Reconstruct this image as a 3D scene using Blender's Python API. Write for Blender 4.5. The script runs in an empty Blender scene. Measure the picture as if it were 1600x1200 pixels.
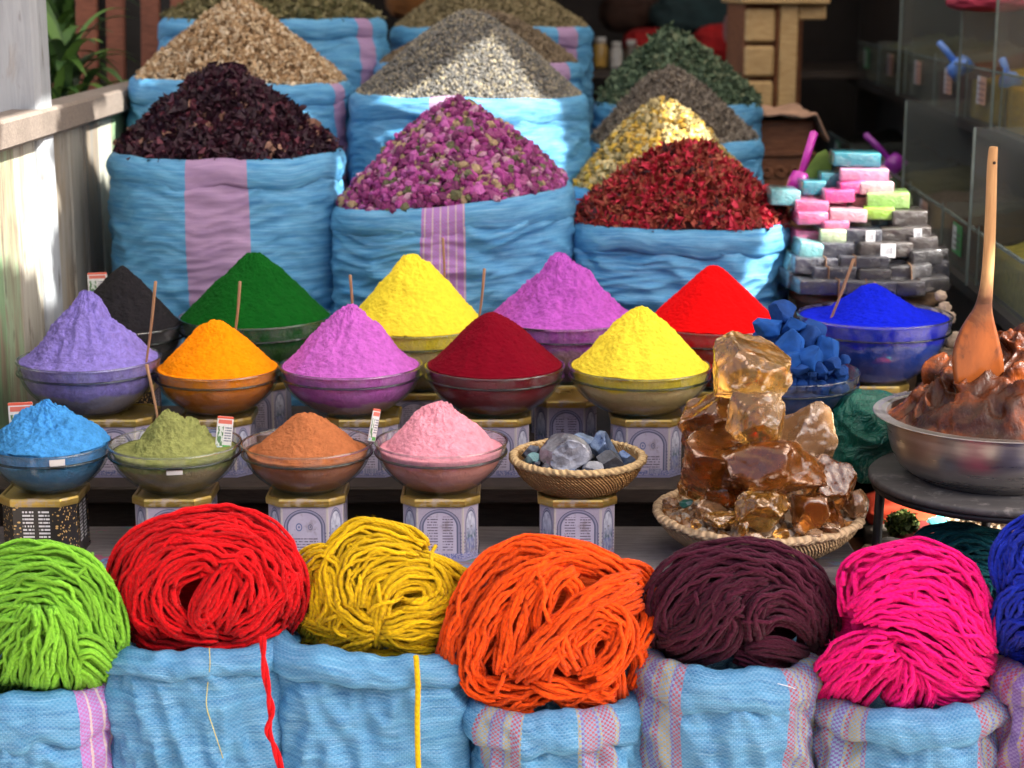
import bpy, bmesh, math, random
import numpy as np
from mathutils import Vector, Matrix, Euler

PI = math.pi
rng = np.random.RandomState(7)
random.seed(7)
scene = bpy.context.scene
COL = scene.collection

# ------------------------------------------------------------------ camera
F_PX, PITCH, EYE = 2800.0, math.radians(12.5), 1.55
_cp, _sp = math.cos(PITCH), math.sin(PITCH)
def ray(px, py):
    a, b = (px - 800) / F_PX, (600 - py) / F_PX
    return np.array([a, _cp + b * _sp, -_sp + b * _cp])
def at(px, py, Y):
    d = ray(px, py); t = Y / d[1]
    return np.array([0, 0, EYE]) + t * d
def at_x(px, py, X):
    d = ray(px, py); t = X / d[0]
    return np.array([0, 0, EYE]) + t * d
def mpp(py, Y):
    return Y / ray(800, py)[1] / F_PX
cam = bpy.data.cameras.new('camera'); cam_ob = bpy.data.objects.new('camera', cam); COL.objects.link(cam_ob)
cam_ob.location = (0, 0, EYE); cam_ob.rotation_euler = (PI / 2 - PITCH, 0, 0)
cam.sensor_width = 36; cam.lens = 36 * F_PX / 1600; cam.clip_end = 500; cam.clip_start = .05
cam.dof.use_dof = True; cam.dof.focus_distance = 3.02; cam.dof.aperture_fstop = 4.2
scene.camera = cam_ob

# ------------------------------------------------------------------ noise
_perm = np.random.RandomState(3).permutation(256); _perm = np.concatenate([_perm, _perm, _perm])
_grad = np.random.RandomState(5).normal(size=(256, 3)); _grad /= np.linalg.norm(_grad, axis=1)[:, None]
def perlin(x, y, z):
    x, y, z = np.broadcast_arrays(np.asarray(x, float), np.asarray(y, float), np.asarray(z, float))
    xi, yi, zi = np.floor(x).astype(int), np.floor(y).astype(int), np.floor(z).astype(int)
    xf, yf, zf = x - xi, y - yi, z - zi
    f = lambda t: t * t * t * (t * (t * 6 - 15) + 10)
    u, v, w = f(xf), f(yf), f(zf)
    xi, yi, zi = xi & 255, yi & 255, zi & 255
    def g(dx, dy, dz):
        h = _perm[_perm[_perm[(xi + dx) & 255] + ((yi + dy) & 255)] + ((zi + dz) & 255)]
        gr = _grad[h]
        return gr[..., 0] * (xf - dx) + gr[..., 1] * (yf - dy) + gr[..., 2] * (zf - dz)
    L = lambda a, b, t: a + t * (b - a)
    return 1.6 * L(L(L(g(0,0,0), g(1,0,0), u), L(g(0,1,0), g(1,1,0), u), v), L(L(g(0,0,1), g(1,0,1), u), L(g(0,1,1), g(1,1,1), u), v), w)
def fbm(x, y, z, o=4):
    s, a, f = 0, 1, 1
    for i in range(o):
        s = s + a * perlin(x * f + 17.3 * i, y * f + 5.1 * i, z * f); a *= .5; f *= 2.03
    return s

# ------------------------------------------------------------------ objects
def tag(o, label=None, cat=None, group=None, kind=None):
    if label: o['label'] = label
    if cat: o['category'] = cat
    if group: o['group'] = group
    if kind: o['kind'] = kind
    return o
def empty(name, loc, label=None, cat=None, group=None, rot=None):
    o = bpy.data.objects.new(name, None); COL.objects.link(o); o.location = loc
    o.empty_display_size = .05
    if rot: o.rotation_euler = rot
    return tag(o, label, cat, group)
def mk(name, V, F, m, parent=None, smooth=True, uv=None, rnd=None, origin=None, local=False, attrs=None):
    """V: n x 3 in world space (or local). F: list of int arrays (k x 3 / k x 4) or one."""
    V = np.asarray(V, dtype=np.float64)
    if not isinstance(F, (list, tuple)): F = [F]
    F = [np.asarray(f, dtype=np.int32) for f in F if len(f)]
    off = np.zeros(3)
    if not local:
        if parent is not None: off = np.array(parent.location)
        elif origin is not None: off = np.asarray(origin, float)
        else: off = np.array([V[:, 0].mean(), V[:, 1].mean(), V[:, 2].min()])
    me = bpy.data.meshes.new(name)
    Vl = (V - off).astype(np.float32)
    me.vertices.add(len(Vl)); me.vertices.foreach_set('co', Vl.ravel())
    loops = np.concatenate([f.ravel() for f in F])
    tot = np.concatenate([np.full(len(f), f.shape[1], np.int32) for f in F])
    st = np.concatenate([[0], np.cumsum(tot)[:-1]]).astype(np.int32)
    me.loops.add(len(loops)); me.loops.foreach_set('vertex_index', loops)
    me.polygons.add(len(tot)); me.polygons.foreach_set('loop_start', st)
    try: me.polygons.foreach_set('loop_total', tot)
    except Exception: pass
    me.update(calc_edges=True)
    if uv is not None:
        l = me.uv_layers.new(name='UVMap'); l.data.foreach_set('uv', np.asarray(uv, np.float32)[loops].ravel())
    if rnd is not None:
        a = me.attributes.new('rnd', 'FLOAT', 'POINT'); a.data.foreach_set('value', np.asarray(rnd, np.float32))
    for k, v in (attrs or {}).items():
        a = me.attributes.new(k, 'FLOAT', 'POINT'); a.data.foreach_set('value', np.asarray(v, np.float32))
    me.polygons.foreach_set('use_smooth', np.full(len(tot), smooth))
    me.validate()
    ms = m if isinstance(m, (list, tuple)) else [m]
    for x in ms: me.materials.append(x)
    o = bpy.data.objects.new(name, me); COL.objects.link(o)
    if parent is not None: o.parent = parent
    else: o.location = off
    return o
def gridF(nu, nv, close_u=False):
    """quads of a grid with nv rows of nu vertices"""
    i = np.arange(nv - 1)[:, None] * nu
    j = np.arange(nu if close_u else nu - 1)[None, :]
    j2 = (j + 1) % nu
    return np.stack([i + j, i + j2, i + nu + j2, i + nu + j], -1).reshape(-1, 4)
def cat(parts):
    """join (V, [F...], (uv), (rnd)) tuples"""
    Vs, Fs, n = [], [], 0
    for V, F in parts:
        if not isinstance(F, (list, tuple)): F = [F]
        for f in F: Fs.append(np.asarray(f) + n)
        Vs.append(V); n += len(V)
    out = {}
    for f in Fs: out.setdefault(f.shape[1], []).append(f)
    return np.concatenate(Vs), [np.concatenate(x) for x in out.values()]
def rotm(rx=0, ry=0, rz=0):
    return np.array(Euler((rx, ry, rz)).to_matrix())
def bevbox(sx, sy, sz, b=.004, seg=1):
    """bevelled box centred on xy, from z 0 to sz"""
    bm = bmesh.new(); bmesh.ops.create_cube(bm, size=1)
    for v in bm.verts: v.co = Vector((v.co.x * sx, v.co.y * sy, (v.co.z + .5) * sz))
    b = min(b, .45 * min(sx, sy, sz))
    bmesh.ops.bevel(bm, geom=list(bm.edges), offset=b, segments=seg, affect='EDGES', profile=.5)
    V = np.array([v.co[:] for v in bm.verts])
    fs = {}
    for f in bm.faces: fs.setdefault(len(f.verts), []).append([v.index for v in f.verts])
    bm.free()
    return V, [np.array(x) for x in fs.values()]
def tube(P, r, k=6, cap=True):
    """tube along n x 3 points"""
    P = np.asarray(P, float); n = len(P)
    T = np.gradient(P, axis=0); T /= np.linalg.norm(T, axis=1)[:, None] + 1e-9
    ref = np.array([.31, .2, .93]) if abs(T[:, 2]).mean() < .8 else np.array([1., .1, 0])
    N = np.cross(T, ref); N /= np.linalg.norm(N, axis=1)[:, None] + 1e-9
    B = np.cross(T, N)
    r = np.broadcast_to(np.asarray(r, float), (n,))
    a = np.arange(k) * 2 * PI / k
    V = P[:, None] + r[:, None, None] * (np.cos(a)[None, :, None] * N[:, None] + np.sin(a)[None, :, None] * B[:, None])
    V = V.reshape(-1, 3); F = [gridF(k, n, True)]
    if cap:
        V = np.concatenate([V, P[:1] - T[:1] * r[0] * .5, P[-1:] + T[-1:] * r[-1] * .5])
        j = np.arange(k); e = (n - 1) * k
        F.append(np.concatenate([np.stack([(j + 1) % k, j, np.full(k, n * k)], 1), np.stack([e + j, e + (j + 1) % k, np.full(k, n * k + 1)], 1)]))
    return V, F
def spline(P, n):
    """Catmull-Rom through points, n samples"""
    P = np.asarray(P, float); m = len(P)
    Q = np.concatenate([2 * P[:1] - P[1:2], P, 2 * P[-1:] - P[-2:-1]])
    t = np.linspace(0, m - 1 - 1e-6, n); i = t.astype(int); f = (t - i)[:, None]
    a, b, c, d = Q[i], Q[i + 1], Q[i + 2], Q[i + 3]
    return .5 * (2 * b + (c - a) * f + (2 * a - 5 * b + 4 * c - d) * f ** 2 + (3 * b - a - 3 * c + d) * f ** 3)
def revolve(prof, nu=64, closed_seam=False):
    """prof: list of (r, z): V, F, uv(theta 0..1, arclength)"""
    prof = np.asarray(prof, float); nv = len(prof)
    th = np.linspace(0, 2 * PI, nu + 1) + PI / 2
    V = np.stack([prof[:, 0][:, None] * np.cos(th), prof[:, 0][:, None] * np.sin(th), np.repeat(prof[:, 1][:, None], nu + 1, 1)], -1).reshape(-1, 3)
    s = np.concatenate([[0], np.cumsum(np.linalg.norm(np.diff(prof, axis=0), axis=1))])
    uv = np.stack(np.broadcast_arrays(np.linspace(0, 1, nu + 1)[None], s[:, None]), -1).reshape(-1, 2)
    return V, [gridF(nu + 1, nv)], uv
_ico = {}
def ico(s):
    if s not in _ico:
        bm = bmesh.new(); bmesh.ops.create_icosphere(bm, subdivisions=s, radius=1)
        _ico[s] = (np.array([v.co[:] for v in bm.verts]), np.array([[v.index for v in f.verts] for f in bm.faces])); bm.free()
    return _ico[s][0].copy(), _ico[s][1]
def randrot(n, r=rng):
    q = r.normal(size=(n, 4)); q /= np.linalg.norm(q, axis=1)[:, None]
    w, x, y, z = q.T
    return np.stack([1-2*(y*y+z*z), 2*(x*y-w*z), 2*(x*z+w*y), 2*(x*y+w*z), 1-2*(x*x+z*z), 2*(y*z-w*x), 2*(x*z-w*y), 2*(y*z+w*x), 1-2*(x*x+y*y)], -1).reshape(n, 3, 3)
def scatter(tv, tf, pos, scale, R=None, jitter=0.0):
    """copies of a small template: one vertex block each"""
    n, k = len(pos), len(tv)
    if R is None: R = randrot(n)
    sc = np.asarray(scale, float)
    if sc.ndim == 1: sc = sc[:, None]
    T = tv[None] * np.broadcast_to(sc[:, None, :], (n, 1, sc.shape[1]))
    if jitter: T = T + rng.normal(size=(n, k, 3)) * jitter * sc.mean(axis=1)[:, None, None]
    V = np.einsum('nij,nkj->nki', R, T) + pos[:, None]
    F = [(np.asarray(f)[None] + (np.arange(n) * k)[:, None, None]).reshape(-1, np.asarray(f).shape[1]) for f in (tf if isinstance(tf, (list, tuple)) else [tf])]
    return V.reshape(-1, 3), F

# ------------------------------------------------------------------ materials
class NT:
    def __init__(s, name):
        s.m = bpy.data.materials.new(name); s.m.use_nodes = True
        s.t = s.m.node_tree; s.t.nodes.clear()
        s.out = s.t.nodes.new('ShaderNodeOutputMaterial')
    def n(s, typ, ins=None, **props):
        nd = s.t.nodes.new('ShaderNode' + typ)
        for k, v in props.items(): setattr(nd, k, v)
        for k, v in (ins or {}).items():
            sk = nd.inputs[k]
            if isinstance(v, bpy.types.NodeSocket): s.t.links.new(v, sk)
            else:
                if sk.type == 'RGBA' and len(v) == 3: v = (*v, 1)
                sk.default_value = v
        return nd
    def math(s, op, a, b=None, c=None, clamp=False):
        nd = s.t.nodes.new('ShaderNodeMath'); nd.operation = op; nd.use_clamp = clamp
        for i, v in enumerate((a, b, c)):
            if v is None: continue
            if isinstance(v, bpy.types.NodeSocket): s.t.links.new(v, nd.inputs[i])
            else: nd.inputs[i].default_value = v
        return nd.outputs[0]
    def mix(s, f, a, b, blend='MIX'):
        nd = s.t.nodes.new('ShaderNodeMix'); nd.data_type = 'RGBA'; nd.blend_type = blend
        for i, v in ((0, f), (6, a), (7, b)):
            if isinstance(v, bpy.types.NodeSocket): s.t.links.new(v, nd.inputs[i])
            else: nd.inputs[i].default_value = (*v, 1) if i and len(v) == 3 else v
        return nd.outputs[2]
    def ramp(s, f, stops, interp='LINEAR'):
        nd = s.t.nodes.new('ShaderNodeValToRGB'); s.t.links.new(f, nd.inputs[0]); r = nd.color_ramp; r.interpolation = interp
        while len(r.elements) < len(stops): r.elements.new(.5)
        for e, (p, c) in zip(r.elements, stops):
            e.position = p; e.color = (*c, 1) if len(c) == 3 else c
        return nd.outputs[0]
    def noise(s, scale, detail=4, vec=None, rough=.55, dist=0.):
        i = {'Scale': scale, 'Detail': detail, 'Roughness': rough, 'Distortion': dist}
        if vec is not None: i['Vector'] = vec
        return s.n('TexNoise', i).outputs[0]
    def mapr(s, v, a, b, c=0., d=1.):
        return s.n('MapRange', {0: v, 1: a, 2: b, 3: c, 4: d}).outputs[0]
    def coord(s, k='Object'): return s.n('TexCoord').outputs[k]
    def scale(s, v, sc):
        return s.n('VectorMath', {0: v, 1: sc}, operation='MULTIPLY').outputs[0]
    def bump(s, h, st=.3, dist=.01, nrm=None):
        i = {'Height': h, 'Strength': st, 'Distance': dist}
        if nrm is not None: i['Normal'] = nrm
        return s.n('Bump', i).outputs[0]
    def attr(s, k): return s.n('Attribute', attribute_name=k).outputs['Fac']
    def bsdf(s, **k):
        nd = s.t.nodes.new('ShaderNodeBsdfPrincipled')
        nm = dict(color='Base Color', rough='Roughness', metal='Metallic', normal='Normal', spec='Specular IOR Level', trans='Transmission Weight', ior='IOR', sheen='Sheen Weight', coat='Coat Weight', coatr='Coat Roughness', sss='Subsurface Weight', alpha='Alpha')
        for kk, v in k.items():
            sk = nd.inputs[nm[kk]]
            if isinstance(v, bpy.types.NodeSocket): s.t.links.new(v, sk)
            else: sk.default_value = (*v, 1) if sk.type == 'RGBA' and len(v) == 3 else v
        return nd.outputs[0]
    def done(s, sh):
        s.t.links.new(sh, s.out.inputs[0]); return s.m

def m_wood(name, c1, c2, sc=(4, 4, 40), rough=.75, grime=None):
    t = NT(name); o = t.coord()
    g = t.noise(6, 6, t.scale(o, sc), .6, .6); b = t.noise(3, 3, o)
    c = t.mix(t.mapr(g, .3, .7), c1, c2)
    c = t.mix(t.math('MULTIPLY', t.mapr(b, .5, .72), .55), c, grime or tuple(x * .35 for x in c1))
    return t.done(t.bsdf(color=c, rough=rough, normal=t.bump(g, .35, .004)))
def m_plain(name, c, rough=.6, metal=0., var=.25, nsc=20, bump=.15, coat=0., spec=.5):
    t = NT(name); n = t.noise(nsc, 5, t.coord())
    c2 = tuple(max(0, x * (1 - var)) for x in c); c3 = tuple(min(1, x * (1 + var)) for x in c)
    return t.done(t.bsdf(color=t.ramp(n, [(.3, c2), (.7, c3)]), rough=rough, metal=metal, coat=coat, spec=spec, normal=t.bump(n, bump, .004)))
def m_powder(name, c, low=None, zsplit=-9, lumps=.3, dark=.72):
    """c: colour of the powder; below object z zsplit the older, duller layer `low` against the glass"""
    t = NT(name); o = t.coord()
    n = t.noise(75, 7, o, .68); f = t.noise(300, 3, o, .65)
    col = t.mix(t.mapr(n, .32, .66), tuple(x * dark for x in c), tuple(min(1, x * 1.06) for x in c))
    if low is not None:
        z = t.n('SeparateXYZ', {0: o}).outputs[2]
        zz = t.math('ADD', z, t.math('MULTIPLY', t.math('SUBTRACT', t.noise(16, 5, o, .6), .5), .05))
        f2 = t.mapr(zz, zsplit - .003, zsplit + .003, 1., 0.)
        lc = t.mix(t.noise(26, 5, t.scale(o, (1, 1, 2.5))), tuple(x * .72 for x in low), low)
        col = t.mix(f2, col, lc)
    nr = t.bump(f, .3, .002, t.bump(n, min(1., lumps * 1.5), .008))
    return t.done(t.bsdf(color=col, rough=1., spec=.1, normal=nr))
def m_glass(name='clear_glass', tint=(.99, .998, .994), dust=.05, film=(.72, .70, .68), H=.1):
    t = NT(name); o = t.coord()
    lw = t.n('LayerWeight', {'Blend': .42}).outputs['Facing']
    edge = t.math('POWER', lw, 3.)
    tc = t.mix(edge, tint, (.55, .64, .61))
    tr = t.n('BsdfTransparent', {'Color': tc}).outputs[0]
    gl = t.n('BsdfGlossy', {'Color': (1, 1, 1), 'Roughness': .03}).outputs[0]
    fc = t.n('LayerWeight', {'Blend': .5}).outputs['Facing']
    fr = t.math('ADD', .03, t.math('MULTIPLY', t.math('POWER', fc, 4.5), .6))
    s = t.n('MixShader', {0: fr, 1: tr, 2: gl}).outputs[0]
    df = t.n('BsdfDiffuse', {'Color': film}).outputs[0]
    z = t.n('SeparateXYZ', {0: o}).outputs[2]
    up = t.mapr(z, H * .70, H * 1.0, 1., 2.6)   # powder dust clings to the inside near the lip
    dn = t.math('MULTIPLY', t.math('MULTIPLY', t.mapr(t.noise(26, 7, t.scale(o, (1, 1, .6)), .7), .40, .72), dust * 2.4), up, clamp=True)
    smear = t.mapr(t.noise(9, 6, t.scale(o, (1, 1, 2.5)), .75), .60, .66, 0., .16)
    dn = t.math('ADD', dn, smear, clamp=True)
    s = t.n('MixShader', {0: dn, 1: s, 2: df}).outputs[0]
    return t.done(s)
def m_real_glass(name='thick_glass', c=(.90, .96, .94)):
    t = NT(name)
    return t.done(t.bsdf(color=c, rough=.02, trans=1., ior=1.47))

def m_sack(name, stripes=(), base=(.016, .185, .43), pale=(.12, .40, .64), weave=.35, worn=.5, seed=0.):
    """woven plastic cloth. UV in metres: u round the sack from its front, v up. stripes: (u0, u1, kind)"""
    t = NT(name); uv = t.coord('UV')
    sx = t.n('SeparateXYZ', {0: uv}); u, v = sx.outputs[0], sx.outputs[1]
    off = t.n('VectorMath', {0: uv, 1: (seed, seed * .7, seed)}, operation='ADD').outputs[0]
    st = t.noise(3, 6, t.scale(off, (4, 38, 1)), .65)
    st2 = t.noise(2.2, 4, off, .6)
    st3 = t.noise(5, 3, t.scale(off, (3, 160, 1)), .6)
    col = t.mix(t.mapr(st, .34, .7), base, pale)  # stretched pale streaks paint the sheen of the folds into the colour
    col = t.mix(t.math('MULTIPLY', t.mapr(st2, .45, .75), .5 * worn), col, (.07, .33, .58))
    col = t.mix(t.math('MULTIPLY', t.mapr(st3, .5, .68), .45), col, (.34, .60, .80))  # finer sheen streaks, painted the same way
    # tapes of the weave, about 3.5 mm
    wu = t.math('FRACT', t.math('MULTIPLY', u, 1 / .0036)); wv = t.math('FRACT', t.math('MULTIPLY', v, 1 / .0036))
    wh = t.math('MULTIPLY', t.math('PINGPONG', wu, .5), t.math('PINGPONG', wv, .5))
    ck = t.n('TexChecker', {'Vector': uv, 'Color1': (0, 0, 0), 'Color2': (1, 1, 1), 'Scale': 1 / .0036}).outputs[1]
    def inside(a, b): return t.math('MULTIPLY', t.math('GREATER_THAN', u, a), t.math('LESS_THAN', u, b))
    for (a, b, kind) in stripes:
        if kind == 'lilac':
            sc = t.mix(t.mapr(st, .3, .7), (.30, .18, .34), (.46, .30, .46))
            sc = t.mix(t.math('MULTIPLY', ck, .25), sc, (.26, .15, .42))
        elif kind == 'plaid':
            ln = t.math('GREATER_THAN', t.math('FRACT', t.math('MULTIPLY', u, 1 / .017)), .82)
            sc = t.mix(ck, (.42, .13, .40), (.30, .20, .52))
            sc = t.mix(t.math('MULTIPLY', ln, .7), sc, (.60, .52, .40))
        else:  # many coloured dots
            bd = t.n('TexNoise', {'Vector': t.scale(uv, (30, .01, 1)), 'Scale': 1., 'Detail': 1.}).outputs[0]
            wc = t.ramp(bd, [(.0, (.36, .04, .075)), (.46, (.38, .31, .10)), (.52, (.14, .07, .32)), (.60, (.38, .065, .10))], 'CONSTANT')
            sc = t.mix(ck, wc, (.11, .25, .42) if kind == 'dots' else (.20, .10, .36))
            sc = t.mix(.15, sc, (.22, .18, .26))
        col = t.mix(inside(a, b), col, sc)
    col = t.mix(t.math('MULTIPLY', ck, weave * .28), col, t.mix(.55, col, (.55, .75, .9)))
    nr = t.bump(wh, weave, .0025, t.bump(st3, .5, .006))
    return t.done(t.bsdf(color=col, rough=.46, spec=.45, normal=nr))
def m_yarn(name, c, dark=.55):
    t = NT(name); uv = t.coord('UV'); o = t.coord()
    sx = t.n('SeparateXYZ', {0: uv})
    tw = t.math('SINE', t.math('ADD', t.math('MULTIPLY', sx.outputs[0], 2 * PI), t.math('MULTIPLY', sx.outputs[1], 620.)))
    fz = t.noise(420, 4, o, .7)
    r = t.attr('rnd')
    a = t.mix(r, tuple(x * dark for x in c), tuple(min(1, x * 1.12) for x in c))  # cores at rnd zero are darkened to paint shade into the gaps
    col = t.mix(t.math('MULTIPLY', t.mapr(fz, .45, .75), .30), a, tuple(min(1, x * 1.25 + .03) for x in c))
    col = t.mix(t.mapr(tw, -1., .2, .26, 0.), col, tuple(x * .42 for x in c))  # shade painted into the valleys of the twist
    nr = t.bump(fz, .6, .002, t.bump(tw, .35, .0014))
    return t.done(t.bsdf(color=col, rough=.95, spec=.15, sheen=.05, normal=nr))
def m_rnd(name, stops, rough=.8, nsc=120, amt=.45, spec=.3, interp='CONSTANT'):
    """bits whose colour goes by the piece"""
    t = NT(name); r = t.attr('rnd'); n = t.noise(nsc, 4, t.coord())
    c = t.ramp(r, stops, interp)
    c = t.mix(t.math('MULTIPLY', t.mapr(n, .35, .7), amt), c, t.mix(.65, c, (.05, .035, .02)))
    return t.done(t.bsdf(color=c, rough=rough, spec=spec, normal=t.bump(n, .3, .003)))
# ------------------------------------------------------------------ ground, stand, fence, shop shell
M_dark = m_wood('old_dark_wood', (.030, .021, .016), (.060, .043, .034))
M_shelf = None
def m_paint_shelf():
    t = NT('paint_stained_wood'); o = t.coord()
    g = t.noise(5, 6, t.scale(o, (3, 30, 30)), .6)
    c = t.mix(t.mapr(g, .3, .7), (.10, .085, .085), (.21, .185, .18))
    n = t.noise(7, 5, t.scale(o, (1.6, 2.6, 6)), .6, .8)
    sp = t.ramp(n, [(0, (.02, .22, .10)), (.38, (.30, .05, .13)), (.45, (.05, .25, .50)), (.52, (.12, .05, .20)), (.58, (.03, .28, .22)), (.66, (.25, .3, .5))], 'CONSTANT')
    k = t.mapr(t.noise(9, 6, t.scale(o, (1, 1.5, 3)), .65), .54, .60)
    y = t.n('SeparateXYZ', {0: o}).outputs[1]
    xx = t.n('SeparateXYZ', {0: o}).outputs[0]
    k2 = t.math('MULTIPLY', k, t.math('MAXIMUM', t.mapr(y, -.045, -.118, .0, 1.), t.mapr(xx, -.30, -.44, 0., .9)))
    c = t.mix(t.math('MULTIPLY', k2, .85), c, sp)
    pw = t.mapr(t.noise(3.2, 6, o, .7), .52, .75)
    c = t.mix(t.math('MULTIPLY', pw, .5), c, (.33, .31, .32))
    return t.done(t.bsdf(color=c, rough=.7, normal=t.bump(g, .4, .004)))
M_shelf = m_paint_shelf()

def m_ground():
    t = NT('packed_earth'); o = t.coord()
    n = t.noise(2.2, 8, o, .65); f = t.noise(60, 4, o)
    c = t.mix(t.mapr(n, .3, .7), (.26, .22, .18), (.36, .31, .26)); c = t.mix(t.math('MULTIPLY', f, .3), c, (.20, .16, .12))
    return t.done(t.bsdf(color=c, rough=.95, normal=t.bump(f, .4, .01)))
V, F = np.array([[-200, -200, 0], [200, -200, 0], [200, 200, 0], [-200, 200, 0.]]), np.array([[0, 1, 2, 3]])
tag(mk('ground', V, F, m_ground(), origin=(0, 0, 0)), kind='structure')

def box(x0, x1, y0, y1, z0, z1, b=.004):
    V, F = bevbox(x1 - x0, y1 - y0, z1 - z0, b)
    return V + np.array([(x0 + x1) / 2, (y0 + y1) / 2, z0]), F

st = empty('display_stand', (0, 3.3, 0), 'stepped dark wooden stand with paint stained shelf that carries the tins and bowls', 'stand')
def part(name, vf, m, parent, **k):
    return mk(name, vf[0], vf[1], m, parent, k.pop('smooth', False), **k)
o = mk('shelf_board', *box(-.96, .60, 2.893, 3.14, .553, .589, .006), M_shelf, None, False, origin=(-.2, 3.01, .57)); o.parent = st; o.location = (-.2, 3.01 - 3.3, .57); o['label'] = 'front shelf board with paint drips along its edge'
part('shelf_board', box(-.96, .60, 3.146, 3.80, .628, .660), M_dark, st)
part('shelf_board', box(.602, .95, 3.44, 3.80, .628, .660), M_dark, st)
part('shelf_board', box(-.96, .98, 3.82, 4.34, .47, .50), M_dark, st)
part('shelf_board', box(-.96, .98, 4.345, 4.80, .66, .69), M_dark, st)
part('shelf_board', box(-.96, .98, 4.805, 5.70, .77, .80), M_dark, st)
part('riser', box(-.96, .60, 3.20, 3.215, .05, .626), M_dark, st)
part('riser', box(-.96, .98, 3.802, 3.818, .05, .626), M_dark, st)
part('riser', box(-.96, .98, 4.343, 4.358, .05, .658), M_dark, st)
part('riser', box(-.96, .98, 4.808, 4.823, .05, .768), M_dark, st)
M_red = m_wood('dark_red_wood', (.035, .012, .012), (.075, .026, .024))
for x in (-.94, .50):
    part('leg', box(x, x + .055, 2.86, 2.889, 0, .545), M_red, st)
for x in (-.94, .90):
    part('leg', box(min(x, .53), min(x, .53) + .06, 3.16, 3.195, 0, .626), M_dark, st)
    part('leg', box(x, x + .06, 5.60, 5.66, 0, .768), M_dark, st)

# left fence of upright boards
fx = -.975
fence = empty('wooden_fence', (fx, 3.6, 0), 'fence of worn white and green painted boards beside the blue sacks', 'fence')
def m_board(name, paint, seed, bare=(.34, .27, .19), amt=.5):
    t = NT(name); o = t.n('VectorMath', {0: t.coord(), 1: (seed, seed, seed)}, operation='ADD').outputs[0]
    g = t.noise(3, 7, t.scale(o, (20, 20, 1.6)), .68, .8)
    p = t.mapr(t.noise(4, 7, t.scale(o, (5, 5, .9)), .65, .5), amt - .06, amt + .12)
    wd = t.mix(t.mapr(g, .35, .7), tuple(x * .45 for x in bare), bare)
    pt = t.mix(t.mapr(g, .3, .75), tuple(x * .75 for x in paint), paint)
    c = t.mix(p, pt, wd)
    c = t.mix(t.mapr(t.noise(30, 4, t.scale(o, (1, 1, .3))), .62, .75), c, (.10, .08, .06))
    return t.done(t.bsdf(color=c, rough=.8, normal=t.bump(g, .5, .004)))
paints = [(.44, .45, .38), (.24, .38, .21), (.31, .41, .26), (.45, .43, .36), (.40, .39, .34), (.32, .30, .26), (.34, .33, .29), (.22, .21, .19)]
y = 2.62; k = 0
widths = [.17, .16, .19, .135, .135, .125, .15, .14, .15, .13, .15, .14, .16]
while y < 5.3:
    w = widths[k % len(widths)]; pc = paints[(k + 5) % len(paints)]
    V, F = bevbox(.022, w - .005, 1.245 + .008 * math.sin(k * 3.1), .003)
    V = V + np.array([fx - .014 + .003 * math.sin(k * 7.), y + w / 2, 0.02])
    o = mk('board', V, F, m_board('board_paint_%d' % k, pc, k * 3.7, amt=.535 + .05 * math.sin(k * 2.3)), fence, False)
    y += w; k += 1
part('rail', box(fx - .055, fx + .022, 2.6, 5.3, 1.243 + .004, 1.305, .006), m_wood('weathered_rail_wood', (.13, .105, .088), (.27, .225, .19), (3, 40, 40)), fence)
part('rail', box(fx - .06, fx - .03, 2.6, 5.3, .35, .42, .006), M_dark, fence)
# grey painted post
V, F = box(-1.24, at(64, 100, 3.72)[0], 3.70, 3.80, 0, 3.08, .012)
tag(mk('roof_post', V, F, m_board('post_paint', (.38, .41, .44), 91., amt=.66), None, False), 'pale grey painted post standing behind the fence rail', 'post')

# shop shell: back wall, side wall, roof canvas out of view, gaps shaped to place the sun patches
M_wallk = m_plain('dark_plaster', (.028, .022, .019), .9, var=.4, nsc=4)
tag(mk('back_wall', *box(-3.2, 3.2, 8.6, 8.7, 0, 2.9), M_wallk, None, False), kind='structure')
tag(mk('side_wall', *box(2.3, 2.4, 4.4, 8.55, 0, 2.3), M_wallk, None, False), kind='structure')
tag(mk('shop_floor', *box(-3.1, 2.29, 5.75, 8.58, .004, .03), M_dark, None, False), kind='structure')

SUN = np.array([.60, -.32, .73]); SUN /= np.linalg.norm(SUN)
AW = 3.1
def hole(pts): return np.array([(p + SUN * (AW - p[2]) / SUN[2])[:2] for p in pts])
HOLES = [
    hole([at_x(a, b, fx) for a, b in [(-12, 195), (84, 168), (70, 258), (99, 300), (90, 350), (72, 385), (80, 478), (68, 470), (60, 425), (-12, 395)]]),
    hole([at_x(a, b, fx) for a, b in [(134, 184), (178, 152), (184, 190), (168, 288), (152, 268), (139, 240)]]),
]
def holes(pts, Yf, d):
    for q in np.linspace(-d, d, 7): HOLES.append(hole([at(a, b, Yf(b) + q) for a, b in pts]))
holes([(588, 136), (680, 122), (716, 84), (765, 70), (815, 92), (858, 128), (930, 150), (914, 295), (862, 245), (770, 188), (700, 172)], lambda y: 4.25 if y > 146 else 4.25 + .26 * (146 - y) / 129, .03)
holes([(440, 168), (520, 155), (492, 196), (470, 188)], lambda y: 4.33, .03)
holes([(1222, 296), (1270, 264), (1325, 228), (1425, 232), (1452, 330), (1440, 352), (1478, 400), (1460, 425), (1400, 372), (1362, 350), (1330, 385), (1245, 432), (1222, 400)], lambda y: 3.71 + (455 - y) / 205 * .26, .045)
holes([(1040, 160), (1085, 172), (1130, 213), (1185, 260), (1165, 292), (1095, 238), (1048, 215)], lambda y: 4.16 + .2 * (290 - y) / 130, .025)
holes([(531, 240), (548, 240), (546, 305), (535, 305)], lambda y: 4.05, .05)
holes([(1372, 792), (1640, 782), (1640, 845), (1375, 868)], lambda y: 3.30, .10)
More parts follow.
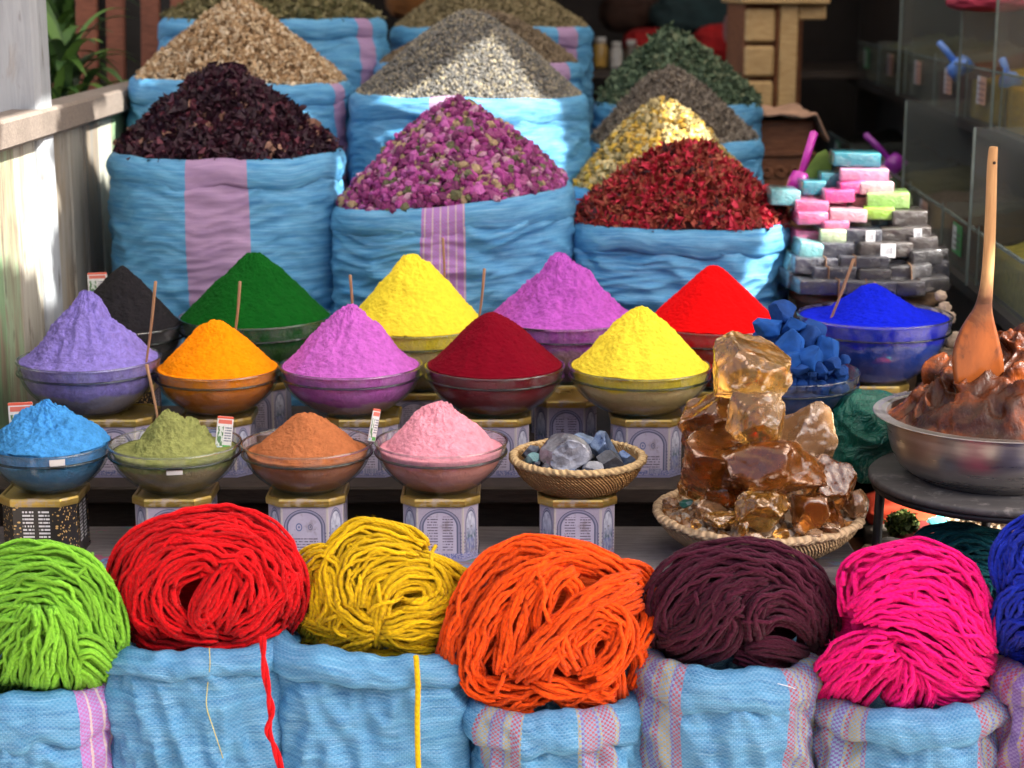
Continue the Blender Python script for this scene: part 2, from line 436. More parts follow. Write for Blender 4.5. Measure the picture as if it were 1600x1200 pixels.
holes([(1490, 440), (1570, 420), (1640, 600), (1570, 660), (1500, 600)], lambda y: 2.95, .05)
def m_canvas():
    t = NT('thin_canvas'); o = t.coord(); n = t.noise(3, 4, o)
    c = t.mix(n, (.50, .47, .42), (.62, .59, .54))
    d = t.n('BsdfDiffuse', {'Color': c}).outputs[0]; tr = t.n('BsdfTranslucent', {'Color': c}).outputs[0]
    return t.done(t.n('MixShader', {0: .36, 1: d, 2: tr}).outputs[0])  # translucent share chosen to give a soft fill from above
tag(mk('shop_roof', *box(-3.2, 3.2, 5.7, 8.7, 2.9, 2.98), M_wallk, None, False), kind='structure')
def inpoly(P, Q):
    x, y = P[:, 0], P[:, 1]; r = np.zeros(len(P), bool); j = len(Q) - 1
    for i in range(len(Q)):
        c = ((Q[i, 1] > y) != (Q[j, 1] > y)) & (x < (Q[j, 0] - Q[i, 0]) * (y - Q[i, 1]) / (Q[j, 1] - Q[i, 1] + 1e-12) + Q[i, 0])
        r ^= c; j = i
    return r
gx, gy = np.arange(-3.0, 4.4, .02), np.arange(1.22, 5.9, .02)
X, Y = np.meshgrid(gx, gy)
Z = AW + .0 * X
V = np.stack([X, Y, Z], -1).reshape(-1, 3); F = gridF(len(gx), len(gy))
cc = V[F].mean(axis=1)[:, :2]
keep = np.ones(len(F), bool)
for h in HOLES: keep &= ~inpoly(cc, h)
used, inv = np.unique(F[keep].ravel(), return_inverse=True)
tag(mk('awning', V[used], inv.reshape(-1, 4), m_canvas(), None, False), 'thin pale canvas awning over the stall with gaps cut for sun patches', 'awning')

# other side of the alley, unseen behind the viewer, added to block low sky
fac = empty('added_alley_building', (0, -4.6, 0), 'earth red building across the alley behind the viewer', 'building')
part('wall', box(-12, 12, -5.0, -4.6, 0, 3.6), m_plain('earth_red_plaster', (.30, .15, .10), .9, var=.25, nsc=2), fac)
part('door', box(-1.6, -.5, -4.6, -4.55, .01, 2.2), M_dark, fac)
part('door', box(1.8, 3.0, -4.6, -4.55, .01, 2.2), M_dark, fac)
# ------------------------------------------------------------------ sacks
def superell(n, nu, a, b):
    th = np.linspace(0, 2 * PI, nu + 1) + PI / 2
    c, s = np.cos(th), np.sin(th)
    x = a * np.sign(c) * np.abs(c) ** (2 / n); y = b * np.sign(s) * np.abs(s) ** (2 / n)
    # even spacing by arc length
    l = np.concatenate([[0], np.cumsum(np.hypot(np.diff(x), np.diff(y)))])
    tt = np.linspace(0, l[-1], nu + 1)
    x, y = np.interp(tt, l, x), np.interp(tt, l, y)
    return x, y, tt - tt[-1] / 2
SACKS = {}
M_thread = m_plain('loose_thread', (.75, .8, .85), .7)
def sack(key, label, group, cx, rimy, Y, wpx, z0, mat, depth=.9, roll=0., pit=0., cuff=.05, amp=.006, seed=1, nu=170, nv=120, n=2.5, bulge=.07, cuffamp=.004, name='spice_sack', fold=1., open_dz=None, hem=None, puff=1.):
    c = at(cx, rimy, Y); W = wpx * mpp(rimy, Y) / 2; D = W * depth
    H = c[2] - z0
    root = empty(name, (c[0], Y, z0), label, 'sack', group)
    x0, y0, u = superell(n, nu, 1., depth); u = u * W
    nx_, ny_ = np.gradient(y0), -np.gradient(x0); l = np.hypot(nx_, ny_); nx_, ny_ = -nx_ / l, -ny_ / l
    sgn = np.sign(np.sum(nx_ * x0 + ny_ * y0)); nx_, ny_ = nx_ * sgn, ny_ * sgn
    def place(r, dn, z):
        """r: scale rows, dn: outward offsets, z heights above z0 -> world"""
        px = x0[None] * W * r + nx_[None] * dn; py = y0[None] * W * r + ny_[None] * dn
        k = np.clip(z / H, 0, 1.3) ** 3
        zz = z0 + z + (px * math.tan(roll) - py * math.tan(pit)) * k
        if open_dz is not None: zz = zz + open_dz(px / W, py / D) * k
        return np.stack([c[0] + px, Y + py, zz], -1)
    v = np.linspace(0, 1, nv)[:, None] ** .8
    z = v * (H - .012) * np.ones((1, nu + 1))
    r = .955 + bulge * np.sin(PI * np.clip((1 - v) * 1.0, 0, 1) ** .62) - .02 * (v > .9) * (v - .9) / .1
    uu, zz = u[None] + 0 * z, z
    ang = np.arctan2(y0, x0)[None] + 0 * z; ca, sa = np.cos(ang), np.sin(ang)
    w1 = 1 - 2.2 * np.abs(perlin(ca * 2.2 + seed, sa * 2.2, zz * 15 + 1.2 * perlin(ca * 1.5, sa * 1.5 + seed, zz * 4)))
    w2 = perlin(ca * 5 + seed * 2, sa * 5, zz * 40)
    w3 = perlin(ca * 1.4 + seed * 3, sa * 1.4, zz * 5)
    w4 = 1 - 2.5 * np.abs(perlin(ca * 3.5 + seed, sa * 3.5 + zz * 9, zz * 7 + seed))
    w5 = 1 - 2.2 * np.abs(perlin(ca * 2.4 + seed, sa * 2.4 + 2, zz * 44 + 2.2 * perlin(ca * 2, sa * 2, zz * 6 + seed))) ** .65
    w6 = 1 - 2.6 * np.abs(perlin(ca * 2.6 + zz * 5 + seed, sa * 2.6 - zz * 4, zz * 2.5 + seed))
    dn = amp * (w1 * fold + .35 * w2 + 1.5 * w3 + .9 * (1 - fold) * (w4 + w6) + .55 * fold * w5)
    V = place(r, dn, z).reshape(-1, 3)
    uv = np.stack([uu, zz], -1).reshape(-1, 2)
    body = mk('sack_body', V, gridF(nu + 1, nv), mat, root, uv=uv)
    # rolled hem
    h = cuff
    pr = np.array([(.002, -h * 1.02), (.012, -h * 1.06), (.019, -h * .92), (.022, -h * .6), (.020, -h * .3), (.014, -.004), (.004, .004), (-.008, 0), (-.014, -.014), (-.017, -.05), (-.02, -.10)])
    pr = spline(pr, 40); P = len(pr)
    ca, sa = np.cos(np.arctan2(y0, x0)), np.sin(np.arctan2(y0, x0))
    hv = 1 + .35 * perlin(ca * 2 + seed, sa * 2, seed * 1.7)
    zz = H + pr[:, 1][:, None] * np.where(pr[:, 1][:, None] < -.0, hv[None], 1)
    zz = zz + cuffamp * 1.3 * perlin(ca * 3 + seed, sa * 3, 5.5)[None]
    dn = pr[:, 0][:, None] * puff + cuffamp * (perlin(ca[None] * 3, sa[None] * 3 + seed, pr[:, 1][:, None] * 30) + .6 * perlin(ca[None] * 9 + pr[:, 1][:, None] * 60, sa[None] * 9 + seed, pr[:, 1][:, None] * 40))
    V = place(np.full((P, 1), .945), dn, zz).reshape(-1, 3)
    s = np.concatenate([[0], np.cumsum(np.hypot(*np.diff(pr, axis=0).T))])
    uv = np.stack(np.broadcast_arrays(u[None], H + .3 - s[:, None]), -1).reshape(-1, 2)
    cf = mk('rolled_hem', V, gridF(nu + 1, P), hem or mat, root, uv=uv)
    S = dict(c=c, W=W, D=D, Y=Y, roll=roll, pit=pit, root=root, n=n, x0=x0, y0=y0)
    SACKS[key] = S
    return S

GA = 'open blue sacks of dried goods'
sack('hibiscus', 'open blue sack with one wide plain lilac stripe, full of dark dried hibiscus', GA, 356, 236, 4.1, 356, .50,
     m_sack('sack_cloth_a', [(-.058, .078, 'lilac')], weave=.2, seed=1.3), seed=3, amp=.0062, cuff=.055)
sack('rose', 'open blue sack with a narrow pink plaid stripe, heaped with purple rosebuds', GA, 707, 303, 4.03, 372, .50,
     m_sack('sack_cloth_b', [(-.060, .035, 'plaid')], weave=.2, seed=4.1), roll=math.radians(5.5), seed=8, amp=.0095, cuff=.055)
sack('redpetal', 'open plain blue sack heaped with dried red flower petals', GA, 1062, 343, 4.02, 338, .50,
     m_sack('sack_cloth_c', [], weave=.2, seed=7.9), roll=math.radians(-.5), seed=14, amp=.0125, cuff=.05)
sack('chips', 'open blue sack of pale wood bark chips behind the hibiscus sack', GA, 378, 124, 4.58, 336, .69,
     m_sack('sack_cloth_d', [(.28, .33, 'lilac')], weave=.1, seed=2.2), seed=21, cuff=.055, roll=math.radians(-1.5))
sack('seeds', 'open blue sack of grey seeds half in sunshine, lilac band by its hem', GA, 733, 146, 4.52, 366, .69,
     m_sack('sack_cloth_e', [(-.09, -.005, 'lilac')], weave=.1, seed=9.), seed=25, cuff=.055, roll=math.radians(-.8))
sack('chamomile', 'blue sack heaped with yellow chamomile flowers behind the red petals', GA, 1035, 290, 4.37, 290, .69,
     m_sack('sack_cloth_f', [], weave=.1, seed=5.5), depth=.75, seed=31, cuff=.04)
sack('grey', 'blue sack of grey brown herb stems behind the chamomile sack', GA, 1053, 218, 4.62, 268, .69,
     m_sack('sack_cloth_g', [], weave=.1, seed=6.5), depth=.8, seed=37, cuff=.045, roll=math.radians(1))
sack('green', 'blue sack of curled green leaves, rearmost beside the dark shop', GA, 1058, 160, 4.97, 252, .80,
     m_sack('sack_cloth_h', [], weave=.1, seed=3.1), seed=41, cuff=.05)
sack('topleft', 'blue sack of olive green herb behind the bark chips, cut by the top edge', GA, 428, 30, 5.1, 348, .80,
     m_sack('sack_cloth_i', [(.27, .33, 'lilac')], weave=.1, seed=8.8), seed=43, cuff=.05)
sack('brownseed', 'blue sack of brown seeds between the grey seeds and the olive seeds', GA, 748, 98, 4.97, 320, .80,
     m_sack('sack_cloth_j', [(.20, .27, 'lilac')], weave=.1, seed=1.8), seed=47, cuff=.05)
sack('olive', 'rearmost blue sack heaped with olive brown seeds', GA, 768, 42, 5.42, 312, .80,
     m_sack('sack_cloth_k', [(.20, .27, 'lilac')], weave=.1, seed=12.), seed=53, cuff=.05)

# ------------------------------------------------------------------ heaps of dried goods
def mound(prof_k, e):
    s1 = math.sqrt(1 + prof_k ** 2)
    return lambda p: np.clip((s1 - np.sqrt(p * p + prof_k ** 2)) / (s1 - prof_k), 0, 1) ** e
def heap(key, name, label, cat_, apex, tm, n, size, m, e=1., k=.12, fill=.93, base_noise=.01, thick=.012, jitter=.18, flat=.0, rndpow=1., sink=0., extra=None, aspect=None):
    S = SACKS[key]; c = S['c']; W, D = S['W'] * fill, S['D'] * fill
    ap = at(apex[0], apex[1], S['Y']); hm = ap[2] - c[2] - sink; f = mound(k, e)
    nr = perlin
    def surf(x, y):   # x, y in unit disc
        rho = np.hypot(x, y); t = np.clip(1 - rho, 0, 1)
        X = c[0] + x * W + (ap[0] - c[0]) * t; Yw = S['Y'] + y * D
        z = hm * f(rho) + (x * W * math.tan(S['roll']) - y * D * math.tan(S['pit']))
        z = z + base_noise * (perlin(X * 14, Yw * 14, hm * 9) + .6 * perlin(X * 33, Yw * 33, 2.)) * np.clip(1.25 - rho, .25, 1)
        return np.stack([X, Yw, c[2] + sink + z], -1)
    nu, nv = 90, 46
    th = np.linspace(0, 2 * PI, nu + 1); rr = np.linspace(0, 1.03, nv)[:, None]
    sq = 1 / np.maximum(np.abs(np.cos(th)) ** 2.5 + np.abs(np.sin(th)) ** 2.5, 1e-9) ** (1 / 2.5)
    B = surf(rr * np.cos(th) * sq, rr * np.sin(th) * sq); B[..., 2] -= thick * .6
    B[-1, :, 2] -= .05; B[-1, :, :2] = np.array([c[0], S['Y']]) + (B[-1, :, :2] - np.array([c[0], S['Y']])) * .88
    B[-2, :, 2] -= .012; B[-2, :, :2] = np.array([c[0], S['Y']]) + (B[-2, :, :2] - np.array([c[0], S['Y']])) * .95
    parts = [(B.reshape(-1, 3), gridF(nu + 1, nv))]; rn = [np.zeros(B.shape[0] * B.shape[1])]  # base mound takes the dark ramp stop, painting shade between the pieces
    def add(tmpl, n, size, lo, hi, lift=0., jit=jitter, fl=flat, asp=aspect):
        tv, tf = tmpl
        r = np.sqrt(rng.rand(n)) * .985; a = rng.rand(n) * 2 * PI
        sqa = 1 / (np.abs(np.cos(a)) ** 2.5 + np.abs(np.sin(a)) ** 2.5) ** (1 / 2.5)
        x, y = r * np.cos(a) * sqa, r * np.sin(a) * sqa
        P = surf(x, y); P[:, 2] += rng.uniform(-.5, .6, n) * thick + lift
        sc = size * rng.uniform(.7, 1.3, n)
        R = randrot(n)
        if fl:   # lie near the slope
            d = .003; N = np.cross(surf(x + d, y) - surf(x - d, y), surf(x, y + d) - surf(x, y - d)); N /= np.linalg.norm(N, axis=1)[:, None] + 1e-12
            Z = R[:, :, 2] * (1 - fl) + N * fl * 1.6; Z /= np.linalg.norm(Z, axis=1)[:, None]
            A = np.cross(Z, R[:, :, 0]); A /= np.linalg.norm(A, axis=1)[:, None] + 1e-9; Bv = np.cross(Z, A)
            R = np.stack([A, Bv, Z], -1)
        scl = sc if asp is None else sc[:, None] * (np.array(asp)[None] * rng.uniform(.75, 1.25, (n, 3)))
        V, F = scatter(tv, tf, P, scl, R, jit)
        parts.append((V, F)); rn.append(np.repeat(rng.uniform(lo, hi, n) , len(tv)))
    add(tm, n, size, .05, 1.)
    for ex in (extra or []): add(*ex)
    V, F = cat(parts)
    o = mk(name, V, F, m, None, False, rnd=np.concatenate(rn), origin=(c[0], S['Y'], c[2] - .05))
    return tag(o, label, cat_, 'heaps of dried goods in the sacks', 'stuff' if False else None)
def tpl_petal():
    g = np.linspace(-1, 1, 4); x, y = np.meshgrid(g, g)
    w = 1 - .55 * np.abs(y) ** 2
    z = .55 * x * x - .3 * y * y + .25 * np.sin(3 * x + y)
    return np.stack([x * w * .8, y, z], -1).reshape(-1, 3), [gridF(4, 4)]
def tpl_bud():
    V, F, _ = revolve([(0.02, -1), (.55, -.75), (.78, -.1), (.62, .55), (.25, 1.0), (.02, .8)], 8)
    return V, F
def tpl_ico(s=1):
    V, F = ico(s); return V, [F]
def tpl_chip():
    V, F = bevbox(2, 1.1, .35, .08); return V - np.array([0, 0, .17]), F
def tpl_leaf():
    u = np.linspace(-1, 1, 6); w = np.array([.08, .3, .42, .38, .25, .05])
    z = .5 * u * u
    V = np.concatenate([np.stack([u, -w, z + .25 * w], -1), np.stack([u, 0 * w, z], -1), np.stack([u, w, z + .25 * w], -1)])
    return V, [gridF(6, 3)]
def tpl_stem():
    a = np.arange(3) * 2 * PI / 3
    V = np.concatenate([np.stack([np.full(3, t), .12 * np.cos(a), .12 * np.sin(a)], -1) for t in (-1, 0, 1.)]); V[3:6, 2] += .15
    return V, [gridF(3, 3, True)]
def tpl_star():
    """dried flower: five crumpled lobes round a cup"""
    P = [(0, 0, -.25)]; F = []
    for i in range(5):
        a = i * 2 * PI / 5
        for da, r, z in ((-.45, .45, .0), (0, 1.1, .35), (.45, .45, .0)): P.append((r * math.cos(a + da), r * math.sin(a + da), z))
        F += [(0, 1 + 3 * i, 2 + 3 * i), (0, 2 + 3 * i, 3 + 3 * i)]
    return np.array(P), [np.array(F)]

heap('hibiscus', 'hibiscus_heap', 'heap of crumpled blackish purple dried hibiscus flowers', 'dried flowers', (348, 112), tpl_petal(), 3800, .0125,
     m_rnd('hibiscus', [(0, (.010, .003, .008)), (.05, (.020, .005, .013)), (.3, (.030, .006, .018)), (.55, (.045, .008, .022)), (.75, (.022, .006, .02)), (.88, (.11, .022, .04)), (.965, (.26, .14, .10))], .6, amt=.3),
     e=1.0, k=.2, fill=.95, base_noise=.014, thick=.022, jitter=.28)
heap('rose', 'rosebud_heap', 'heap of small dried purple pink rosebuds', 'dried flowers', (712, 166), tpl_bud(), 3300, .0112,
     m_rnd('rosebuds', [(0, (.045, .018, .022)), (.05, (.22, .022, .14)), (.22, (.36, .05, .26)), (.40, (.15, .018, .10)), (.52, (.44, .10, .36)), (.66, (.30, .06, .20)), (.78, (.46, .24, .36)), (.86, (.36, .26, .15)), (.93, (.11, .115, .055))], .6, nsc=170, amt=.55),
     e=.95, k=.2, fill=.95, base_noise=.010, thick=.018, jitter=.09, aspect=(1, 1, 1.15),
     extra=[(tpl_petal(), 650, .0065, .84, 1., .004, .25, 0., None), (tpl_petal(), 500, .007, .06, .6, .003, .25, 0., None)])
heap('redpetal', 'red_flower_heap', 'heap of crumpled dried red flower petals', 'dried flowers', (1075, 232), tpl_star(), 1700, .0185,
     m_rnd('red_petals', [(0, (.05, .006, .008)), (.05, (.26, .026, .020)), (.25, (.32, .055, .034)), (.42, (.46, .016, .036)), (.58, (.20, .026, .020)), (.70, (.56, .022, .060)), (.84, (.30, .08, .040)), (.94, (.055, .016, .024))], .65, amt=.35),
     e=.85, k=.25, fill=.97, base_noise=.012, thick=.02, jitter=.14, extra=[(tpl_petal(), 1500, .010, .05, 1., .004, .3, 0., None)])
heap('chips', 'bark_chip_heap', 'heap of pale tan bark chips and seeds', 'bark chips', (372, 4), tpl_chip(), 5200, .0068,
     m_rnd('bark_chips', [(0, (.15, .085, .04)), (.05, (.38, .25, .13)), (.3, (.50, .35, .20)), (.5, (.32, .20, .10)), (.68, (.60, .48, .32)), (.88, (.66, .55, .40))], .8, amt=.35),
     k=.22, fill=.97, thick=.010, jitter=.08)
heap('seeds', 'grey_seed_heap', 'smooth heap of fine grey and cream seeds', 'seeds', (735, 18), tpl_ico(1), 12500, .0033,
     m_rnd('grey_seeds', [(0, (.07, .068, .062)), (.05, (.17, .17, .16)), (.35, (.10, .10, .095)), (.55, (.26, .235, .18)), (.75, (.15, .14, .125)), (.88, (.34, .30, .20))], .75, amt=.2),
     k=.33, e=1.1, fill=.97, thick=.006, base_noise=.004, jitter=.0, aspect=(1.5, .9, .7))
heap('chamomile', 'chamomile_heap', 'heap of yellow and cream chamomile flower heads', 'dried flowers', (1035, 158), tpl_ico(1), 2400, .0085,
     m_rnd('chamomile', [(0, (.14, .10, .03)), (.05, (.64, .42, .06)), (.30, (.48, .40, .20)), (.50, (.62, .52, .26)), (.66, (.58, .38, .08)), (.8, (.26, .22, .09))], .85, amt=.3),
     k=.2, fill=.97, thick=.016, jitter=.25, extra=[(tpl_petal(), 2200, .0065, .3, 1., .004, .25, 0., None)])
heap('grey', 'grey_herb_heap', 'heap of dull grey brown dried herb stems', 'dried herbs', (1040, 110), tpl_stem(), 7500, .010,
     m_rnd('grey_herb', [(0, (.10, .085, .065)), (.05, (.20, .17, .135)), (.4, (.28, .245, .20)), (.7, (.14, .12, .10)), (.9, (.36, .31, .24))], .85, amt=.3), k=.3, fill=.97, thick=.010, jitter=.1)
heap('green', 'green_leaf_heap', 'heap of curled dried grey green leaves', 'dried herbs', (1048, 58), tpl_leaf(), 2600, .018,
     m_rnd('green_leaves', [(0, (.03, .045, .025)), (.05, (.075, .125, .07)), (.35, (.13, .19, .115)), (.65, (.06, .10, .06)), (.88, (.20, .24, .14))], .8, amt=.3), k=.3, fill=.97, thick=.022, jitter=.2)
heap('topleft', 'olive_herb_heap', 'heap of dry olive green herb behind the bark chips', 'dried herbs', (430, -45), tpl_leaf(), 2600, .013,
     m_rnd('olive_herb', [(0, (.07, .06, .025)), (.05, (.17, .155, .065)), (.4, (.25, .22, .11)), (.75, (.12, .12, .05))], .8), k=.3, fill=.97, thick=.016, jitter=.2)
heap('brownseed', 'brown_seed_heap', 'heap of brown seeds behind the grey seeds', 'seeds', (765, 20), tpl_ico(1), 4500, .005,
     m_rnd('brown_seeds', [(0, (.07, .05, .03)), (.05, (.16, .12, .075)), (.4, (.22, .17, .11)), (.7, (.12, .09, .06))], .8), k=.35, fill=.97, thick=.008, jitter=.05, aspect=(1.4, .9, .8))
heap('olive', 'olive_seed_heap', 'heap of olive brown seeds in the rearmost sack', 'seeds', (762, -40), tpl_ico(1), 4500, .005,
     m_rnd('olive_seeds', [(0, (.08, .065, .03)), (.05, (.20, .165, .085)), (.4, (.27, .22, .12)), (.7, (.15, .12, .06))], .8), k=.35, fill=.97, thick=.008, jitter=.05, aspect=(1.4, .9, .8))
# ------------------------------------------------------------------ printed surfaces
def m_print(name, base, items, rough=.4, metal=0., coat=0., wear=0.):
    """UV 0..1. items: ('r',u0,v0,u1,v1,col) block; ('t',u0,v0,u1,v1,rows,col) lines of small writing; ('b',u0,v0,u1,v1,n,col) bars"""
    t = NT(name); uv = t.coord('UV'); s = t.n('SeparateXYZ', {0: uv}); u, v = s.outputs[0], s.outputs[1]
    n = t.noise(9, 4, uv)
    c = t.mix(t.mapr(n, .3, .7), tuple(x * .85 for x in base), base)
    for it in items:
        a = t.math('MULTIPLY', t.math('MULTIPLY', t.math('GREATER_THAN', u, it[1]), t.math('LESS_THAN', u, it[3])),
                   t.math('MULTIPLY', t.math('GREATER_THAN', v, it[2]), t.math('LESS_THAN', v, it[4])))
        if it[0] == 't':
            rv = t.math('MULTIPLY', t.math('SUBTRACT', v, it[2]), it[5] / (it[4] - it[2]))
            row = t.math('FLOOR', rv)
            w = t.n('CombineXYZ', {0: t.math('MULTIPLY', u, 34.), 1: t.math('MULTIPLY', row, 7.31), 2: 0.}).outputs[0]
            wn = t.n('TexNoise', {'Vector': w, 'Scale': 1., 'Detail': 2.}).outputs[0]
            a = t.math('MULTIPLY', a, t.math('MULTIPLY', t.math('LESS_THAN', t.math('FRACT', rv), .52), t.mapr(wn, .40, .47)))
        if it[0] == 'b':
            w = t.n('CombineXYZ', {0: t.math('MULTIPLY', u, it[5]), 1: 0., 2: 0.}).outputs[0]
            wn = t.n('TexNoise', {'Vector': w, 'Scale': 1., 'Detail': 1.}).outputs[0]
            a = t.math('MULTIPLY', a, t.math('GREATER_THAN', wn, .5))
        if it[0] == 'n':   # picture-like patch
            c = t.mix(a, c, t.ramp(t.noise(it[5], 3, uv), [(.3, it[6]), (.5, it[7]), (.7, it[8])], 'CONSTANT')); continue
        c = t.mix(a, c, it[-1])
    return t.done(t.bsdf(color=c, rough=rough, metal=metal, coat=coat))

# ------------------------------------------------------------------ tea tins
def m_tin(name, dark=False, main=True, text=True, logo=False, barcode=False, seed=0.):
    t = NT(name); uv = t.coord('UV'); s = t.n('SeparateXYZ', {0: uv}); u, v = s.outputs[0], s.outputs[1]
    x = t.math('MULTIPLY', t.math('ABSOLUTE', t.math('SUBTRACT', u, .5)), 2.)
    gr = t.noise(60, 4, uv)
    if dark:
        base = (.012, .010, .012)
        orn = t.mapr(t.n('TexVoronoi', {'Vector': t.scale(uv, (9, 16, 1)), 'Scale': 1.}).outputs[0], .22, .34, 1., 0.)
        om = t.math('MULTIPLY', orn, t.math('GREATER_THAN', x, .68) if main else 1.)
        c = t.mix(om, base, t.mix(gr, (.55, .30, .07), (.75, .52, .22)))
        if main:
            def rows(u0, u1, sd):
                rv = t.math('MULTIPLY', v, 15.); row = t.math('FLOOR', rv)
                w = t.n('CombineXYZ', {0: t.math('MULTIPLY', u, 26.), 1: t.math('ADD', t.math('MULTIPLY', row, 5.3), sd), 2: 0.}).outputs[0]
                wn = t.n('TexNoise', {'Vector': w, 'Scale': 1., 'Detail': 2.}).outputs[0]
                a = t.math('MULTIPLY', t.math('LESS_THAN', t.math('FRACT', rv), .5), t.mapr(wn, .38, .45))
                a = t.math('MULTIPLY', a, t.math('MULTIPLY', t.math('GREATER_THAN', u, u0), t.math('LESS_THAN', u, u1)))
                return t.math('MULTIPLY', a, t.math('MULTIPLY', t.math('GREATER_THAN', v, .18), t.math('LESS_THAN', v, .93)))
            c = t.mix(rows(.2, .44, 0.), c, (.66, .66, .70)); c = t.mix(rows(.54, .78, 9.), c, (.66, .66, .70))
        return t.done(t.bsdf(color=c, rough=.35, coat=.3))
    br = t.n('TexBrick', {'Vector': t.scale(uv, (1, 1.2, 1)), 'Color1': (.36, .30, .42), 'Color2': (.46, .39, .50), 'Mortar': (.54, .50, .58), 'Scale': 14.}).outputs[0]
    c = t.mix(t.mapr(gr, .35, .7), br, (.44, .40, .52))
    e = t.math('SQRT', t.math('ADD', t.math('POWER', t.math('DIVIDE', x, .70 if main else .62), 2.), t.math('POWER', t.math('DIVIDE', t.math('MAXIMUM', t.math('SUBTRACT', v, .60), 0.), .27), 2.)))
    c = t.mix(t.math('MULTIPLY', t.math('LESS_THAN', e, 1.26), t.math('GREATER_THAN', v, .10)), c, (.085, .10, .19))
    c = t.mix(t.math('MULTIPLY', t.math('LESS_THAN', e, 1.20), t.math('GREATER_THAN', e, 1.10)), c, (.30, .29, .42))
    ins = t.math('MULTIPLY', t.math('LESS_THAN', e, 1.0), t.math('GREATER_THAN', v, .10))
    if main:
        c = t.mix(ins, c, t.mix(t.mapr(t.noise(4, 3, uv), .3, .7), (.50, .45, .60), (.58, .54, .68)))
    else:
        pic = t.ramp(v, [(.1, (.10, .14, .34)), (.34, (.16, .2, .42)), (.40, (.02, .09, .11)), (.5, (.30, .34, .5)), (.62, (.60, .63, .74)), (.8, (.66, .68, .78))])
        c = t.mix(ins, c, t.mix(t.mapr(t.noise(7, 4, uv), .45, .6), pic, (.40, .42, .55)))
    st = t.math('GREATER_THAN', t.math('FRACT', t.math('MULTIPLY', v, 16.)), .5)
    c = t.mix(t.math('MULTIPLY', t.math('MULTIPLY', t.math('GREATER_THAN', e, 1.26), t.math('LESS_THAN', v, .52)), t.math('MULTIPLY', st, t.math('GREATER_THAN', x, .76))), c, (.16, .15, .27))
    c = t.mix(t.math('GREATER_THAN', x, .92), c, (.58, .53, .50))
    c = t.mix(t.math('LESS_THAN', v, .10), c, t.mix(t.mapr(t.noise(30, 2, uv), .45, .55), (.42, .40, .58), (.10, .14, .38)))
    if main and text:
        rv = t.math('MULTIPLY', v, 19.); row = t.math('FLOOR', rv)
        w = t.n('CombineXYZ', {0: t.math('MULTIPLY', u, 30.), 1: t.math('ADD', t.math('MULTIPLY', row, 5.3), seed), 2: 0.}).outputs[0]
        wn = t.n('TexNoise', {'Vector': w, 'Scale': 1., 'Detail': 2.}).outputs[0]
        a = t.math('MULTIPLY', t.math('LESS_THAN', t.math('FRACT', rv), .42), t.mapr(wn, .40, .46))
        a = t.math('MULTIPLY', a, t.math('MULTIPLY', t.math('LESS_THAN', x, .56), t.math('MULTIPLY', t.math('GREATER_THAN', v, .16), t.math('LESS_THAN', v, .42 if logo else .80))))
        if not logo: a = t.math('MULTIPLY', a, t.math('GREATER_THAN', x, .10))
        c = t.mix(a, c, (.13, .11, .17))
    if main and logo:
        for lx, ly, r0 in ((.38, .60, .07), (.62, .60, .05)):
            d = t.math('SQRT', t.math('ADD', t.math('POWER', t.math('SUBTRACT', u, lx), 2.), t.math('POWER', t.math('MULTIPLY', t.math('SUBTRACT', v, ly), .9), 2.)))
            c = t.mix(t.math('MULTIPLY', t.math('LESS_THAN', d, r0), t.math('GREATER_THAN', d, r0 * .68)), c, (.12, .17, .36))
            c = t.mix(t.math('LESS_THAN', d, r0 * .3), c, (.12, .17, .36))
    if main and barcode:
        w = t.n('CombineXYZ', {0: t.math('MULTIPLY', u, 60.), 1: 0., 2: 0.}).outputs[0]
        wn = t.n('TexNoise', {'Vector': w, 'Scale': 1.}).outputs[0]
        a = t.math('MULTIPLY', t.math('MULTIPLY', t.math('GREATER_THAN', u, .52), t.math('LESS_THAN', u, .82)), t.math('MULTIPLY', t.math('GREATER_THAN', v, .04), t.math('LESS_THAN', v, .14)))
        c = t.mix(a, c, t.mix(t.math('GREATER_THAN', wn, .5), (.12, .14, .3), (.5, .5, .66)))
    o = t.coord(); c = t.mix(.22, c, (.17, .15, .17))   # faded print
    c = t.mix(t.mapr(t.noise(24, 6, o, .7), .56, .70, 0., .6), c, (.16, .12, .10)); c = t.mix(t.mapr(t.noise(70, 5, o, .7), .62, .68, 0., .7), c, (.10, .06, .045))
    return t.done(t.bsdf(color=c, rough=.42, coat=.2, metal=.0))
M_gold = NT('gold_lacquer'); _n = M_gold.noise(14, 5, M_gold.coord())
_o = M_gold.coord(); _ds = M_gold.mapr(M_gold.noise(38, 6, _o, .7), .54, .66, 0., .75)
M_gold = M_gold.done(M_gold.bsdf(color=M_gold.mix(_ds, M_gold.ramp(_n, [(.3, (.46, .30, .06)), (.7, (.70, .52, .17))]), M_gold.ramp(M_gold.noise(5, 2, _o), [(.35, (.40, .30, .34)), (.5, (.36, .33, .28)), (.65, (.30, .30, .42))])), rough=M_gold.mapr(_n, .3, .7, .25, .5), metal=M_gold.math('SUBTRACT', .8, _ds, clamp=True)))
TM = {k: (m_tin('tin_print_' + k, k == 'dark', True, *a), m_tin('tin_corner_' + k, k == 'dark', False)) for k, a in
      {'text': (True, False, False, 0.), 'logo': (True, True, True, 4.), 'dark': (True,), 'plain': (True, False, True, 8.)}.items()}
def octo(a, ch):
    """corners of a square with cut corners, front face first, anticlockwise from above"""
    b = a - ch
    return np.array([(-b, -a), (b, -a), (a, -b), (a, b), (b, a), (-b, a), (-a, b), (-a, -b)])
